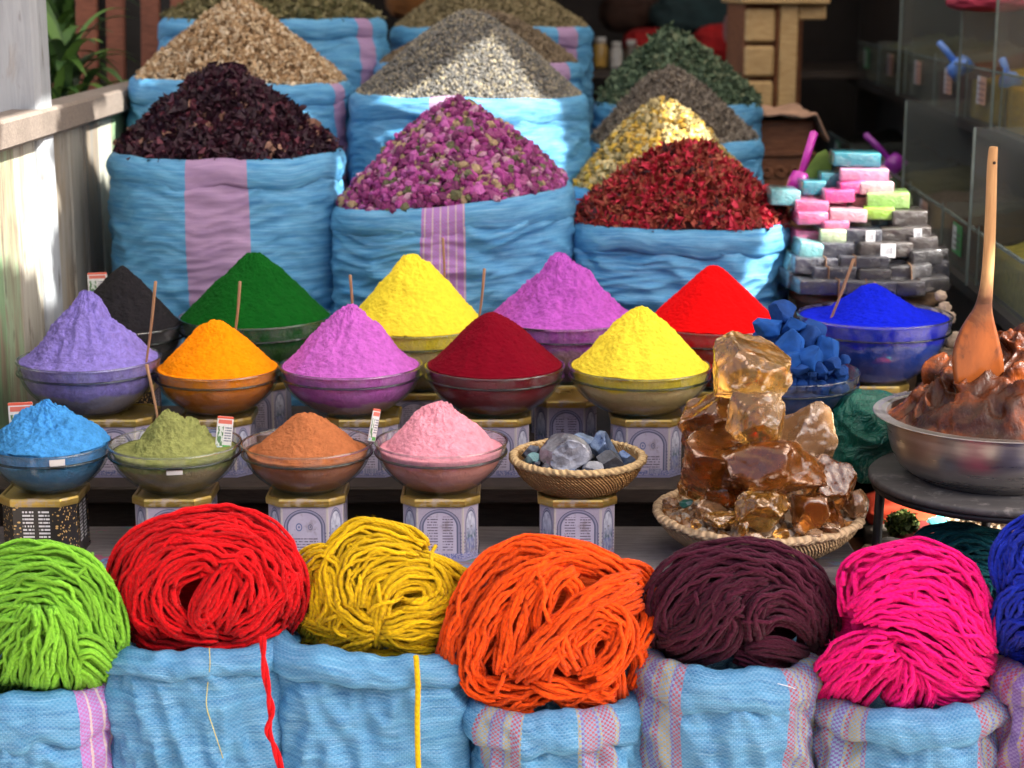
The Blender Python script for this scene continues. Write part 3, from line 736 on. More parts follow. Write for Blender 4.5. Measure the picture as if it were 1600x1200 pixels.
def tin(label, cx_world, Y, z, h, kind='text', a=.064, rz=0., ch=.024):
    root = empty('tea_tin', (cx_world, Y, z), label, 'tin', 'octagonal tea tins under the bowls', rot=(0, 0, rz))
    P = octo(a, ch); V, F, uv, mi = [], [], [], []
    hb = h - .013
    for i in range(8):
        p, q = P[i], P[(i + 1) % 8]; k = len(V)
        for (x, y_), zz, uu, vv in ((p, .004, 0, 0), (q, .004, 1, 0), (q, hb, 1, 1), (p, hb, 0, 1)):
            V.append((x, y_, zz)); uv.append((uu, vv))
        F.append((k, k + 1, k + 2, k + 3)); mi.append(i % 2)
    k = len(V)
    for (x, y_) in P * 1.02: V.append((x, y_, 0.)); uv.append((.5, .02))
    for (x, y_) in P * 1.02: V.append((x, y_, .004)); uv.append((.5, .02))
    for i in range(8): F.append((k + i, k + (i + 1) % 8, k + 8 + (i + 1) % 8, k + 8 + i)); mi.append(1)
    o = mk('tin_body', np.array(V), np.array(F), list(TM[kind]), root, False, uv=np.array(uv), local=True)
    o.data.polygons.foreach_set('material_index', mi); o.data.update()
    # lid: rolled edge
    rings = [(1.0, hb - .002), (1.055, hb - .001), (1.065, hb + .003), (1.065, hb + .009), (1.045, hb + .0125), (.98, h), (.94, h - .002), (.0, h - .002)]
    V = np.concatenate([np.column_stack([P * s, np.full(8, zz)]) for s, zz in rings])
    mk('tin_lid', V, gridF(8, len(rings), True), M_gold, root, False, local=True)
    return root

# ------------------------------------------------------------------ glass bowls with powders
M_tglass = m_real_glass(); M_ridge = m_real_glass('ridge_glass', (.22, .30, .28))  # ridge tinted dark in place of the dark surroundings it would refract
M_sticker = m_plain('paper_sticker', (.72, .71, .68), .6, var=.06, nsc=8)
def bowl_r(R, H):
    zr = .77 * H
    def f(z):
        s = np.clip(z / zr, 0, 1)
        return np.where(z < zr, R * .955 * (.47 + .53 * np.sin(s * PI / 2) ** .85), R * (.965 + .035 * (z - zr) / (H - zr)))
    return f, zr
def bowl(key, powder_word, cx, rimy, w, Y, H, stickers=(), label=None, film=(.3, .3, .3)):
    c = at(cx, rimy, Y); R = w * mpp(rimy, Y) / 2; z0 = c[2] - H
    root = empty('glass_bowl', (c[0], Y, z0), label or ('clear glass bowl holding %s' % powder_word), 'bowl', 'glass bowls of pigment')
    f, zr = bowl_r(R, H)
    zs = np.linspace(.004, zr - .002, 16); zi = np.linspace(H - .002, .006, 18)
    pr = [(.0, .003), (R * .40, .003), (R * .42, 0.), (R * .455, .0)] + [(float(f(z)), z) for z in zs] + [(R * .972, zr + .001), (R * .975, zr + .003)] + \
         [(float(f(z)), z) for z in np.linspace(zr + .006, H - .003, 4)] + [(R * 1.0, H - .001), (R * .99, H), (R * .978, H - .001)] + [(float(f(z)) - .0045, z) for z in zi] + [(0, .006)]
    V, F, _ = revolve(pr, 72)
    mk('bowl_body', V, F, m_glass('glass_' + key, film=tuple(.36 + .60 * x for x in film), H=H), root, True, local=True)
    a = np.linspace(0, 2 * PI, 73)
    for nm, rr, zz, t in (('rim_ring', R * .992, H - .0012, .0022), ('ridge_ring', R * .982, zr, .0030)):
        th = np.linspace(0, 2 * PI, 72, endpoint=False); ph = np.linspace(0, 2 * PI, 8, endpoint=False)
        V = np.stack([(rr + t * np.cos(ph)[:, None]) * np.cos(th), (rr + t * np.cos(ph)[:, None]) * np.sin(th), zz + t * .8 * np.sin(ph)[:, None] + 0 * th], -1)
        idx = np.arange(8)[:, None] * 72; j = np.arange(72)[None]
        F = np.stack([idx + j, idx + (j + 1) % 72, (idx + 72) % 576 + (j + 1) % 72, (idx + 72) % 576 + j], -1).reshape(-1, 4)
        mk(nm, V.reshape(-1, 3), F, M_tglass if nm == 'rim_ring' else M_ridge, root, True, local=True)
    for (sx, sy, sw, sh) in stickers:
        g = np.linspace(-1, 1, 9); th0 = math.asin(np.clip((sx - cx) * mpp(sy, Y - R) / R, -1, 1)); zc = at(sx, sy, Y - R * .9)[2] - z0
        X, Z = np.meshgrid(g, np.linspace(-1, 1, 5)); th = -PI / 2 + th0 + X * sw / R; zz = zc + Z * sh
        rr = f(zz) + .0012
        mk('sticker', np.stack([rr * np.cos(th), rr * np.sin(th), zz], -1).reshape(-1, 3), gridF(9, 5), M_sticker, root, True, local=True)
    return dict(c=c, R=R, H=H, z0=z0, f=f, Y=Y, cx=cx)
def powder(B, label, apex, m, rb=.93, zb=.0, e=1., k=.12, lump=.004, grain=.0012, groove=.0, seed=1., dx=0., name='powder_heap', top=.93, side=None):
    """mound in bowl B; rb: foot of the mound over bowl radius, zb: its height from the rim"""
    c, R, H, f, Y = B['c'], B['R'], B['H'], B['f'], B['Y']
    ap = at(apex[0], apex[1], Y); zfoot = c[2] + zb; hm = ap[2] - zfoot; ff = mound(k, e)
    nu = 230; th = np.linspace(0, 2 * PI, nu + 1) + PI / 2
    rho = np.linspace(0, 1, 125)[:, None] ** .9
    rin = float(f(H + zb)) - .006
    rbm = min(rb * R, rin)
    cs, sn = np.cos(th)[None], np.sin(th)[None]
    wob = 1 + .07 * perlin(cs * 1.3 + seed, sn * 1.3, seed) + .03 * perlin(cs * 4 + seed, sn * 4, seed)
    t = np.clip(1 - rho, 0, 1)
    X = c[0] + rho * rbm * wob * cs + (ap[0] - c[0]) * t + dx * (1 - t); Yw = Y + rho * rbm * wob * sn
    dome = ff(rho)
    Z = zfoot + hm * dome
    fade = np.clip(1.1 - rho, .15, 1) * np.clip(rho * 6 + .4, 0, 1)
    nz = lump * (fbm(X * 26 + seed, Yw * 26, Z * 20, 4)) * fade * 1.6
    nz = nz + lump * .9 * np.abs(perlin(X * 60 + seed, Yw * 60, Z * 60)) * fade + lump * .55 * (1 - 2.5 * np.abs(perlin(X * 115 + seed, Yw * 115, Z * 115))) * fade
    nz = nz + (lump * .9 + .0022) * perlin(X * 15 + seed, Yw * 15, Z * 12 + seed) * fade * 1.3 + (lump * .7 + .0008) * np.minimum(0, perlin(X * 24, Yw * 24 + seed, Z * 30) + .1) * 3 * fade
    nz = nz + grain * fbm(X * 170, Yw * 170, Z * 170, 2)
    if groove: nz = nz + groove * fade * (1 - 2 * np.abs(perlin(cs * 3.2 + seed, sn * 3.2, rho * 1.4)))
    if side is not None:
        nz = nz + side[2] * np.exp(-((X - (c[0] + side[0] * R)) ** 2 + (Yw - (Y + side[1] * R)) ** 2) / (side[3] * R) ** 2) * (1 + .7 * fbm(X * 60, Yw * 60, 1., 3))
    Z = Z + nz; rr = 1 + nz / R * .9
    X = c[0] + (X - c[0]) * rr; Yw = Y + (Yw - Y) * rr
    # flat out to the wall, then down the inside of the bowl
    rows = [np.stack(np.broadcast_arrays(X, Yw, Z), -1)]
    for q in (.35, .7, 1.0):
        r = rbm * wob + (rin - rbm * wob) * q
        zz = zfoot + .003 * fbm(cs * r * 40 + seed, sn * r * 40, 3., 3) * (1.2 - q)
        rows.append(np.stack(np.broadcast_arrays(c[0] + r * cs + dx * (1 - q), Y + r * sn, zz), -1))
    zd = np.linspace(H + zb - .003, .008, 24)
    for z in zd:
        r = float(f(z)) - .0060
        rows.append(np.stack(np.broadcast_arrays(c[0] + r * cs, Y + r * sn, B['z0'] + z + 0 * cs), -1))
    V = np.concatenate([r.reshape(-1, 3) for r in rows])
    nv = len(V) // (nu + 1)
    o = mk(name, V, gridF(nu + 1, nv), m, None, True, origin=(c[0], Y, c[2]))
    return tag(o, label, 'powder', 'heaps of coloured pigment powder')
TINH = .112
def set_(key, word, cx, rimy, w, Y, base, apex, col, low=None, zlow=-.03, H=None, tink='text', tinlab=None, tinz=0., lump=.003, glabel=None, stickers=(), tdx=0, trz=0., lumps=.3, dark=.72, tin_h=None, **kw):
    rz = at(cx, rimy, Y)[2]
    th = tin_h or TINH
    H = H or (rz - base - th)
    th = rz - H - base
    B = bowl(key, word, cx, rimy, w, Y, H, stickers, film=col)
    m = m_powder('powder_' + key, col, low, zlow, lumps, dark)
    powder(B, 'heap of %s in a glass bowl' % word, apex, m, lump=lump, **kw)
    if tinlab is not None:
        tin(tinlab, B['c'][0] + tdx, Y - .005, base + .0005, th - .001, tink, rz=trz)
    return B
Z1, Z2 = .589, .660
LT = 'lilac tea tin with gold lid and printed arches under the %s bowl'
BW = {}
# front row
BW['sky'] = set_('sky', 'bright sky blue powder', 78, 692, 188, 3.0, Z1, (68, 629), (.075, .36, .82), (.03, .17, .34), -.026, tink='dark', tinlab='black tea tin with white writing and gold ornament under the sky blue bowl',
     rb=.94, zb=.002, e=.85, k=.22, lump=.006, groove=.004, tdx=-.012, seed=2., stickers=((112, 725, .013, .0085),), lumps=.6, dark=.6)
BW['sage'] = set_('sage', 'pale sage green powder', 273, 690, 206, 3.0, Z1, (260, 645), (.32, .35, .115), (.34, .24, .12), -.036, tinlab=LT % 'sage green', tink='text',
     rb=.56, zb=-.014, e=.95, k=.12, lump=.0055, seed=5., dx=-.010, stickers=((291, 736, .014, .006),), side=(.36, .20, .020, .34), lumps=.7, dark=.6)
BW['terracotta'] = set_('terracotta', 'reddish clay coloured powder', 480, 690, 205, 3.0, Z1, (481, 646), (.50, .17, .065), (.42, .135, .05), -.028, tinlab=LT % 'clay coloured', tink='logo',
     rb=.80, zb=-.016, e=.85, k=.25, lump=.0022, seed=9., lumps=.5)
BW['pink'] = set_('pink', 'soft pink powder', 689, 688, 208, 3.0, Z1, (686, 628), (.88, .36, .45), (.74, .29, .22), -.028, tinlab=LT % 'soft pink', tink='text',
     rb=.80, zb=-.012, e=.85, k=.12, lump=.004, groove=.003, seed=12., lumps=.5)
# second row
BW['lavender'] = set_('lavender', 'lavender powder in a steep cone', 139, 558, 223, 3.28, Z2, (136, 457), (.32, .26, .76), (.38, .35, .46), -.058, tinlab='lilac tea tin with gold lid under the lavender bowl', tink='plain', tdx=.055,
     rb=.93, zb=-.002, e=1.25, k=.06, lump=.006, groove=.009, seed=15., lumps=.8, dark=.62)
BW['orange'] = set_('orange', 'saffron orange powder', 340, 573, 196, 3.28, Z2, (336, 500), (.94, .28, .002), (.70, .19, .006), -.034, tinlab='lilac tea tin with gold lid under the saffron orange bowl', tink='text',
     rb=.90, zb=.0, e=.92, k=.15, lump=.0025, seed=19., lumps=.3, dark=.85)
BW['orchid'] = set_('orchid', 'orchid pink powder nearest the saffron orange bowl', 548, 568, 223, 3.28, Z2, (545, 475), (.66, .16, .66), (.68, .40, .42), -.060, tinlab='lilac tea tin with gold lid under the orchid pink bowl', tink='plain', tdx=.025,
     rb=.93, zb=-.002, e=1.1, k=.1, lump=.0045, groove=.0035, seed=23., lumps=.7, dark=.7)
BW['maroon'] = set_('maroon', 'deep maroon powder', 773, 570, 219, 3.28, Z2, (768, 487), (.17, .001, .010), (.22, .012, .02), -.036, tinlab='lilac tea tin with gold lid under the deep maroon bowl', tink='text',
     rb=.93, zb=.002, e=1.0, k=.17, lump=.0012, seed=29., lumps=.2, dark=.85)
BW['lemon'] = set_('lemon', 'lemon yellow powder beside the tower of amber resin', 1000, 570, 224, 3.28, Z2, (1000, 481), (.92, .72, .05), (.80, .62, .30), -.027, tinlab='lilac tea tin with two round emblems under the lemon yellow bowl', tink='logo', tdx=.012,
     rb=.92, zb=.0, e=.95, k=.15, lump=.0033, groove=.002, seed=31., lumps=.4, dark=.85)
# back row
HB = .128
BW['black'] = set_('black', 'charcoal black powder', 192, 505, 190, 3.56, Z2, (192, 413), (.018, .017, .020), (.02, .02, .022), -.05, tinlab='tea tin under the charcoal black bowl', tink='dark',
     rb=.92, zb=.0, e=1.0, k=.10, lump=.002, seed=37., H=.115)
BW['green'] = set_('green', 'deep green powder', 399, 492, 238, 3.6, Z2, (398, 394), (.003, .085, .008), (.03, .10, .016), -.045, tinlab='tea tin under the deep green bowl', tink='plain', H=HB,
     rb=.95, zb=-.002, e=1.0, k=.16, lump=.0025, seed=41., dark=.75)
BW['yellow'] = set_('yellow', 'bright yellow powder behind the maroon bowl', 649, 506, 222, 3.58, Z2, (645, 397), (.93, .74, .045), (.84, .66, .26), -.035, tinlab='tea tin under the bright yellow bowl', tink='plain', H=HB,
     rb=.95, zb=.002, e=1.0, k=.14, lump=.0036, groove=.0025, seed=43., lumps=.5, dark=.88)
BW['violet'] = set_('violet', 'violet pink powder between bright yellow and red', 880, 494, 236, 3.6, Z2, (877, 397), (.58, .12, .62), (.55, .26, .42), -.05, tinlab='dark printed tea tin with gold lid under the violet pink bowl', tink='plain', H=HB,
     rb=.96, zb=-.002, e=1.25, k=.07, lump=.006, groove=.004, seed=47., lumps=.8, dark=.66)
BW['red'] = set_('red', 'vivid red powder', 1115, 503, 216, 3.58, Z2, (1114, 415), (.74, .002, .003), (.58, .04, .015), -.03, tinlab='tea tin under the vivid red bowl', tink='text', H=HB,
     rb=.94, zb=.002, e=1.0, k=.15, lump=.0008, seed=53., lumps=.12, dark=.92)
BW['blue'] = set_('blue', 'ultramarine blue powder', 1366, 490, 241, 3.6, Z2, (1366, 446), (.006, .018, .66), (.014, .06, .42), -.045, tinlab='tea tin under the ultramarine blue bowl', tink='plain', H=.135,
     rb=.70, zb=-.006, e=1.0, k=.18, lump=.002, seed=59., lumps=.3)
B = bowl('indigo', 'lumps of indigo', 1226, 578, 233, 3.30, .105, label='clear glass bowl heaped with dark indigo lumps', film=(.01, .06, .25)); BW['indigo'] = B
tin('tea tin with gold lid under the bowl of indigo lumps', B['c'][0] + .04, 3.30, Z2 + .0005, B['z0'] - Z2 - .001, 'text')
# tin that stands free on the back shelf, between the maroon and lemon bowls
tin('tea tin in the dark gap between the maroon and lemon bowls', at(882, 640, 3.47)[0], 3.42, Z2 + .0005, .112, 'text', a=.06)

# ------------------------------------------------------------------ sticks and paper sachets
M_stick = m_wood('stick_wood', (.22, .11, .055), (.42, .24, .13), (60, 60, 6))
def stick(label, p0, p1, Y, dY=.0, r=.0026):
    a, b = at(p0[0], p0[1], Y + dY), at(p1[0], p1[1], Y)
    b = b + (b - a) / np.linalg.norm(b - a) * .02
    V, F = tube(spline([a, (a * .5 + b * .5) + np.array([.0015, 0, 0]), b], 8), np.linspace(r * 1.15, r * .8, 8), 8)
    tag(mk('wooden_stick', V, F, M_stick, None, True, origin=b), label, 'stick', 'thin sticks stuck in the powders')
stick('thin stick standing in the lavender powder near the bowl edge', (243, 440), (229, 560), 3.24, -.01)
stick('thin stick standing behind the saffron orange heap', (375, 440), (367, 520), 3.34)
stick('thin stick behind the peak of the orchid pink heap', (547, 430), (550, 490), 3.36)
stick('thin stick behind the bright yellow heap, against the plaid stripe', (692, 372), (694, 450), 3.64)
stick('thin stick between the bright yellow and maroon heaps', (757, 420), (748, 497), 3.42)
stick('thin stick leaning in the sage green powder', (229, 570), (247, 662), 3.02, -.01)
stick('thin stick leaning across the ultramarine blue bowl', (1334, 405), (1297, 500), 3.56, -.0, .003)
stick('short pale stick end behind the ultramarine peak', (1367, 441), (1366, 458), 3.62)
sach = [('r', .0, .93, 1., 1., (.60, .10, .06)), ('r', .08, .78, .92, .90, (.62, .16, .12)), ('n', .08, .12, .44, .70, 5., (.10, .22, .10), (.60, .66, .62), (.12, .20, .34)),
        ('t', .50, .26, .94, .72, 6, (.16, .18, .24)), ('r', .45, .04, .92, .15, (.10, .42, .10)), ('r', .05, .04, .30, .10, (.30, .48, .62))]
M_sach = m_print('sachet_print', (.74, .74, .74), sach, .3, coat=.3)
def sachet(label, px, py, w, h, Y, roll=0., pitch=.0, yaw=0.):
    s = mpp(py, Y); V, F = bevbox(w * s, .004, h * s, .0012)
    uv = np.stack([V[:, 0] / (w * s) + .5, V[:, 2] / (h * s)], -1)
    o = mk('paper_sachet', V, F, M_sach, None, False, uv=uv, local=True)
    o.location = at(px, py, Y); o.rotation_euler = (pitch, roll, yaw)
    tag(o, label, 'sachet', 'white printed sachets stuck in the powders')
sachet('white printed sachet with red heading standing behind the sky blue heap', 36, 692, 38, 64, 3.05, -.03, -.1, .1)
sachet('white printed sachet stuck upright in the sage green powder', 348, 703, 25, 53, 3.02, .13, -.12, .2)
sachet('slim white sachet seen edge on at the clay coloured bowl', 580, 690, 13, 52, 2.99, .26, -.1, .5)
sachet('white printed sachet behind the charcoal black heap', 154, 468, 30, 42, 3.62, -.02, -.1, .1)

# ------------------------------------------------------------------ rocks
def rock(seed, cuts=16, sub=4, rough=.03, lo=.5, hi=.85, scal=.0, edge=False):
    r = np.random.RandomState(seed); V, F = ico(sub)
    for i in range(cuts):
        n = r.normal(size=3); n /= np.linalg.norm(n); d = r.uniform(lo, hi)
        q = V @ n - d; m = q > 0
        if scal:  # slightly hollow, shell-like fracture
            V[m] -= (q[m] * (1 + scal * np.minimum(q[m] * 3, 1)))[:, None] * n
        else: V[m] -= q[m][:, None] * n
    V = V @ np.array(randrot(1, r)[0]).T
    if rough: V = V * (1 + rough * fbm(V[:, 0] * 2.2 + seed, V[:, 1] * 2.2, V[:, 2] * 2.2, 4)[:, None] + rough * .35 * fbm(V[:, 0] * 9 + seed, V[:, 1] * 9, V[:, 2] * 9, 2)[:, None])
    lo_, hi_ = V.min(axis=0), V.max(axis=0)
    if edge:
        E = np.concatenate([F[:, [0, 1]], F[:, [1, 2]], F[:, [2, 0]]]); S = np.zeros_like(V); k = np.zeros(len(V))
        np.add.at(S, E[:, 0], V[E[:, 1]]); np.add.at(k, E[:, 0], 1)
        FN = np.cross(V[F[:, 1]] - V[F[:, 0]], V[F[:, 2]] - V[F[:, 0]]); VN = np.zeros_like(V)
        for j in range(3): np.add.at(VN, F[:, j], FN)
        VN /= np.linalg.norm(VN, axis=1)[:, None] + 1e-12
        q = np.sum((V - S / k[:, None]) * VN, axis=1) * (4 ** (sub - 4)) * 2
        q2 = np.zeros(len(V)); np.add.at(q2, E[:, 0], q[E[:, 1]]); q = .5 * q + .5 * q2 / k
        a, b = np.percentile(q, 84), np.percentile(q, 98.5)
        return (V - (lo_ + hi_) / 2) / (hi_ - lo_), F, np.clip((q - a) / (b - a), 0, 1.5)
    return (V - (lo_ + hi_) / 2) / (hi_ - lo_), F
def place_rock(name, label, cat_, group, px, py, w, h, Y, m, seed, deep=.85, tilt=0., smooth=True, **k):
    s = mpp(py, Y); V, F, *e = rock(seed, **k)
    V = V * np.array([w * s, (w + h) / 2 * s * deep, h * s])
    if tilt: V = V @ rotm(0, tilt, 0).T
    o = mk(name, V + at(px, py, Y), F, m, None, smooth, attrs={'edge': e[0]} if e else None)
    return tag(o, label, cat_, group)
# ------------------------------------------------------------------ amber resin
def m_amber(name, c=(.32, .078, .014), glow=(.72, .27, .04), trans=.80):
    t = NT(name); o = t.coord()
    n = t.noise(26, 6, o, .65); n2 = t.noise(7, 3, o)
    vein = t.mapr(t.math('MULTIPLY', t.attr('edge'), t.mapr(n, .38, .58, .0, 1.7)), .06, .5)
    spk = t.math('MULTIPLY', t.mapr(t.noise(85, 4, o, .65), .62, .72), t.mapr(n2, .5, .62))
    col = t.mix(t.mapr(n2, .35, .68), c, glow)
    fine = t.mapr(t.noise(130, 4, o, .7), .36, .58, .15, 1.)
    vein = t.math('MULTIPLY', vein, fine)
    dust = t.math('MAXIMUM', t.math('MULTIPLY', vein, .85), t.math('MULTIPLY', spk, .55))
    col = t.mix(dust, col, (.74, .58, .44))
    nr = t.bump(n, .25, .006, t.bump(t.noise(60, 3, o), .15, .002))
    return t.done(t.bsdf(color=col, rough=t.mapr(t.noise(18, 5, o, .6), .40, .66, .08, .34), trans=t.math('MULTIPLY', t.math('SUBTRACT', 1., dust), trans), ior=1.54, spec=.55, coat=.1, coatr=.08, normal=nr))
M_amb = [m_amber('amber_resin'), m_amber('amber_resin_clear', (.66, .25, .035), (.92, .55, .12), .88), m_amber('amber_resin_dull', (.34, .16, .07), (.60, .34, .15), .6)]
GAm = 'amber resin lumps piled in the shallow basket'
amber = [  # px, py, w, h, Y, material, seed, label
    (1176, 574, 122, 108, 2.96, 1, 11, 'amber lump with golden flanks, topmost of the resin tower'),
    (1180, 657, 92, 94, 2.87, 1, 23, 'small orange amber lump directly under the topmost one'),
    (1110, 668, 104, 124, 2.98, 0, 35, 'dark grey brown amber lump on the side of the tower facing the lemon bowl'),
    (1077, 684, 26, 44, 2.97, 0, 41, 'knob of dark amber sticking out towards the lemon bowl'),
    (1244, 684, 122, 124, 3.02, 2, 47, 'dull crusted amber lump in front of the indigo bowl'),
    (1124, 728, 120, 116, 2.91, 0, 53, 'wide brown amber lump low in the tower, with white veins'),
    (1203, 733, 180, 108, 2.87, 0, 67, 'largest amber lump, a slanting block across the middle of the tower'),
    (1295, 756, 84, 104, 2.93, 0, 71, 'flat faced squarish amber block leaning beside the largest lump'),
    (1338, 787, 40, 50, 2.92, 2, 79, 'rounded amber lump at the basket edge nearest the metal stool'),
    (1081, 764, 44, 44, 2.96, 1, 83, 'pale cubic amber lump at the back edge of the basket'),
    (1133, 778, 66, 50, 2.90, 0, 89, 'dark amber lump in the shade under the wide brown one'),
    (1112, 797, 50, 34, 2.88, 2, 97, 'small crusted amber lump in front of the dark one'),
    (1192, 799, 88, 68, 2.83, 1, 101, 'white edged amber lump at the front centre of the basket'),
    (1266, 803, 60, 64, 2.84, 0, 107, 'veined amber lump below the flat faced block'),
    (1302, 808, 42, 56, 2.87, 0, 113, 'deep red amber wedge below the squarish block'),
    (1130, 812, 64, 30, 2.84, 1, 127, 'long low amber piece lying at the front of the basket'),
    (1088, 819, 18, 18, 2.83, 1, 131, 'tiny bright orange amber cube at the front of the basket'),
    (1161, 826, 18, 30, 2.81, 1, 137, 'upright amber sliver beside the white edged lump'),
    (1178, 839, 32, 16, 2.80, 2, 139, 'flat pale amber flake under the white edged lump'),
    (1221, 834, 28, 18, 2.80, 1, 149, 'yellowish amber piece at the basket rim'),
    (1272, 834, 30, 15, 2.81, 2, 151, 'low pale amber flake below the veined lump'),
    (1297, 826, 34, 20, 2.83, 2, 157, 'rosy amber piece near the wrapped part of the rim'),
    (1049, 786, 28, 18, 2.95, 2, 163, 'small tan amber piece at the far tip of the basket'),
]
for i, (px, py, w, h, Y, mi, sd, lb) in enumerate(amber):
    place_rock('amber_lump', lb, 'amber lump', GAm, px, py, w, h, Y, M_amb[mi], sd, cuts=26 if w > 40 else 12, sub=5 if w > 60 else 4, rough=.065, lo=.52, hi=.9, scal=.06, deep=.9, edge=True, smooth=True)
place_rock('green_stone', 'small dark green stone among the amber crumbs', 'stone', None, 1072, 787, 22, 14, 2.93, m_plain('green_stone', (.01, .10, .08), .3), 5, cuts=8)
M_crumb = m_rnd('amber_crumbs', [(0, (.20, .10, .05)), (.05, (.45, .25, .12)), (.3, (.56, .40, .26)), (.55, (.50, .22, .06)), (.75, (.62, .50, .38)), (.9, (.34, .15, .05))], .25, spec=.6)
def basket(name, label, cx, rimy, w, Y, z0, foot, m, mrim, rim_r, rows, weave_n, amp, braid):
    c = at(cx, rimy, Y); R = w * mpp(rimy, Y) / 2 - rim_r; H = c[2] - z0
    root = empty(name, (c[0], Y, z0), label, 'basket')
    nu, nv = 220, 44
    th = np.linspace(0, 2 * PI, nu + 1) + PI / 2; v = np.linspace(0, 1, nv)[:, None]
    r = R * (foot + (1 - foot) * np.sin(v * PI / 2) ** .8)
    row = np.floor(v * rows)
    d = amp * np.abs(np.sin(v * rows * PI)) * (.45 + .55 * np.cos(th[None] * weave_n + row * PI)) + amp * .6 * perlin(np.cos(th)[None] * 9, np.sin(th)[None] * 9, v * 9)
    rr = r + d
    Vo = np.stack([rr * np.cos(th), rr * np.sin(th), v * H + 0 * th[None]], -1).reshape(-1, 3)
    ri = r - .007
    Vi = np.stack([ri * np.cos(th), ri * np.sin(th), v * H * .97 + .006 + 0 * th[None]], -1)[::-1].reshape(-1, 3)
    V = np.concatenate([Vo, Vi, [[0, 0, .006]]]); F = gridF(nu + 1, nv * 2)
    k = (nv * 2 - 1) * (nu + 1); j = np.arange(nu)
    F3 = np.stack([k + j, k + j + 1, np.full(nu, len(V) - 1)], 1)
    uv = np.stack([np.tile(np.arange(nu + 1) / nu, 2 * nv), np.repeat(np.arange(2 * nv) / nv, nu + 1)], -1); uv = np.concatenate([uv, [[0, 0]]])
    mk('woven_body', V, [F, F3], m, root, True, uv=uv, local=True)
    P, Q = 300, 14
    a = np.linspace(0, 2 * PI, P, endpoint=False)[:, None]; ph = np.linspace(0, 2 * PI, Q, endpoint=False)[None]
    t = rim_r * (1 + .22 * np.cos(braid * a + 2 * ph) * np.cos(braid * a * .5) + .10 * perlin(np.cos(a) * 20, np.sin(a) * 20, ph * 2))
    V = np.stack([(R + t * np.cos(ph)) * np.cos(a), (R + t * np.cos(ph)) * np.sin(a), H + t * .85 * np.sin(ph)], -1).reshape(-1, 3)
    ii = np.arange(P)[:, None]; jj = np.arange(Q)[None]
    F = np.stack([ii * Q + jj, ((ii + 1) % P) * Q + jj, ((ii + 1) % P) * Q + (jj + 1) % Q, ii * Q + (jj + 1) % Q], -1).reshape(-1, 4)
    uv = np.stack(np.broadcast_arrays(a / (2 * PI), ph / (2 * PI)), -1).reshape(-1, 2)
    mk('basket_rim', V, F, mrim, root, True, uv=uv, local=True)
    return dict(c=c, R=R, H=H, root=root)
def m_straw(name, c1, c2, un=200., vn=8., dark=(.09, .045, .015)):
    t = NT(name); uv = t.coord('UV'); s = t.n('SeparateXYZ', {0: uv})
    w = t.math('SINE', t.math('ADD', t.math('MULTIPLY', s.outputs[0], un * 2 * PI), t.math('MULTIPLY', s.outputs[1], vn * 2 * PI)))
    n = t.noise(9, 6, t.scale(uv, (22, 5, 1)), .65); f = t.noise(70, 4, t.coord())
    c = t.mix(t.mapr(n, .3, .7), c1, c2); c = t.mix(t.mapr(w, -1., -.2, .55, 0.), c, dark); c = t.mix(t.math('MULTIPLY', f, .4), c, tuple(x * .6 for x in c1))
    return t.done(t.bsdf(color=c, rough=.75, normal=t.bump(w, .5, .003, t.bump(f, .3, .003))))
bk = basket('shallow_basket', 'wide shallow straw basket holding the tower of amber resin', 1185, 800, 330, 2.965, Z1 + .002, .42,
            m_straw('straw_coil', (.36, .22, .10), (.56, .40, .22), 160., 9.), m_straw('straw_wrap', (.46, .30, .16), (.66, .50, .32), 75., .5, (.20, .11, .05)), .0085, 9, 70, .0022, 26)
c, R = bk['c'], bk['R']
n = 1900; r = np.sqrt(rng.rand(n)) * R * .93; a = rng.rand(n) * 2 * PI
zz = c[2] - .012 + .012 * np.clip(1 - r / R, 0, 1) * 2 + rng.uniform(-.006, .006, n)
tv, tf = rock(3, 8, 1, .1)
P = np.stack([c[0] + r * np.cos(a), 2.965 + r * np.sin(a), zz], -1)
V, F = scatter(tv, tf, P, .011 * rng.uniform(.5, 1.7, n), None, .06)
rb = np.array([(R * .93 * q * math.cos(b), R * .93 * q * math.sin(b)) for q in (0, .5, 1) for b in np.linspace(0, 2 * PI, 33)])
base = np.column_stack([c[0] + rb[:, 0], 2.965 + rb[:, 1], np.repeat([c[2] + .004, c[2] - .006, c[2] - .02], 33)])
V, F = cat([(base, gridF(33, 3)), (V, F)])
tag(mk('amber_crumbs', V, F, M_crumb, None, False, rnd=np.concatenate([np.zeros(99), np.repeat(rng.rand(n), len(tv))]), origin=(c[0], 2.965, c[2])), 'pale crumbs of amber resin filling the shallow straw basket', 'crumbs', None, 'stuff')

# small basket of grey ore
gb = basket('small_basket', 'small tapered straw basket of grey ore standing on a tea tin', 903, 714, 216, 3.0, .700, .60,
            m_straw('straw_dark', (.30, .15, .045), (.50, .29, .10), 110., 10.), m_straw('straw_plait', (.48, .32, .14), (.64, .48, .26), 55., 1.5, (.16, .08, .03)), .0075, 10, 62, .0026, 46)
tin('lilac tea tin with gold lid under the small basket of ore', gb['c'][0] - .002, 2.995, Z1 + .0005, .700 - Z1 - .001, 'text')
def m_ore(name, c, hi):
    t = NT(name); o = t.coord(); n = t.noise(22, 6, o, .65); v = t.n('TexVoronoi', {'Vector': o, 'Scale': 90.}).outputs[0]
    col = t.mix(t.mapr(n, .35, .65), c, hi)
    return t.done(t.bsdf(color=col, rough=t.mapr(n, .3, .7, .25, .6), metal=.6, spec=.6, normal=t.bump(n, .5, .005, t.bump(v, .3, .003))))
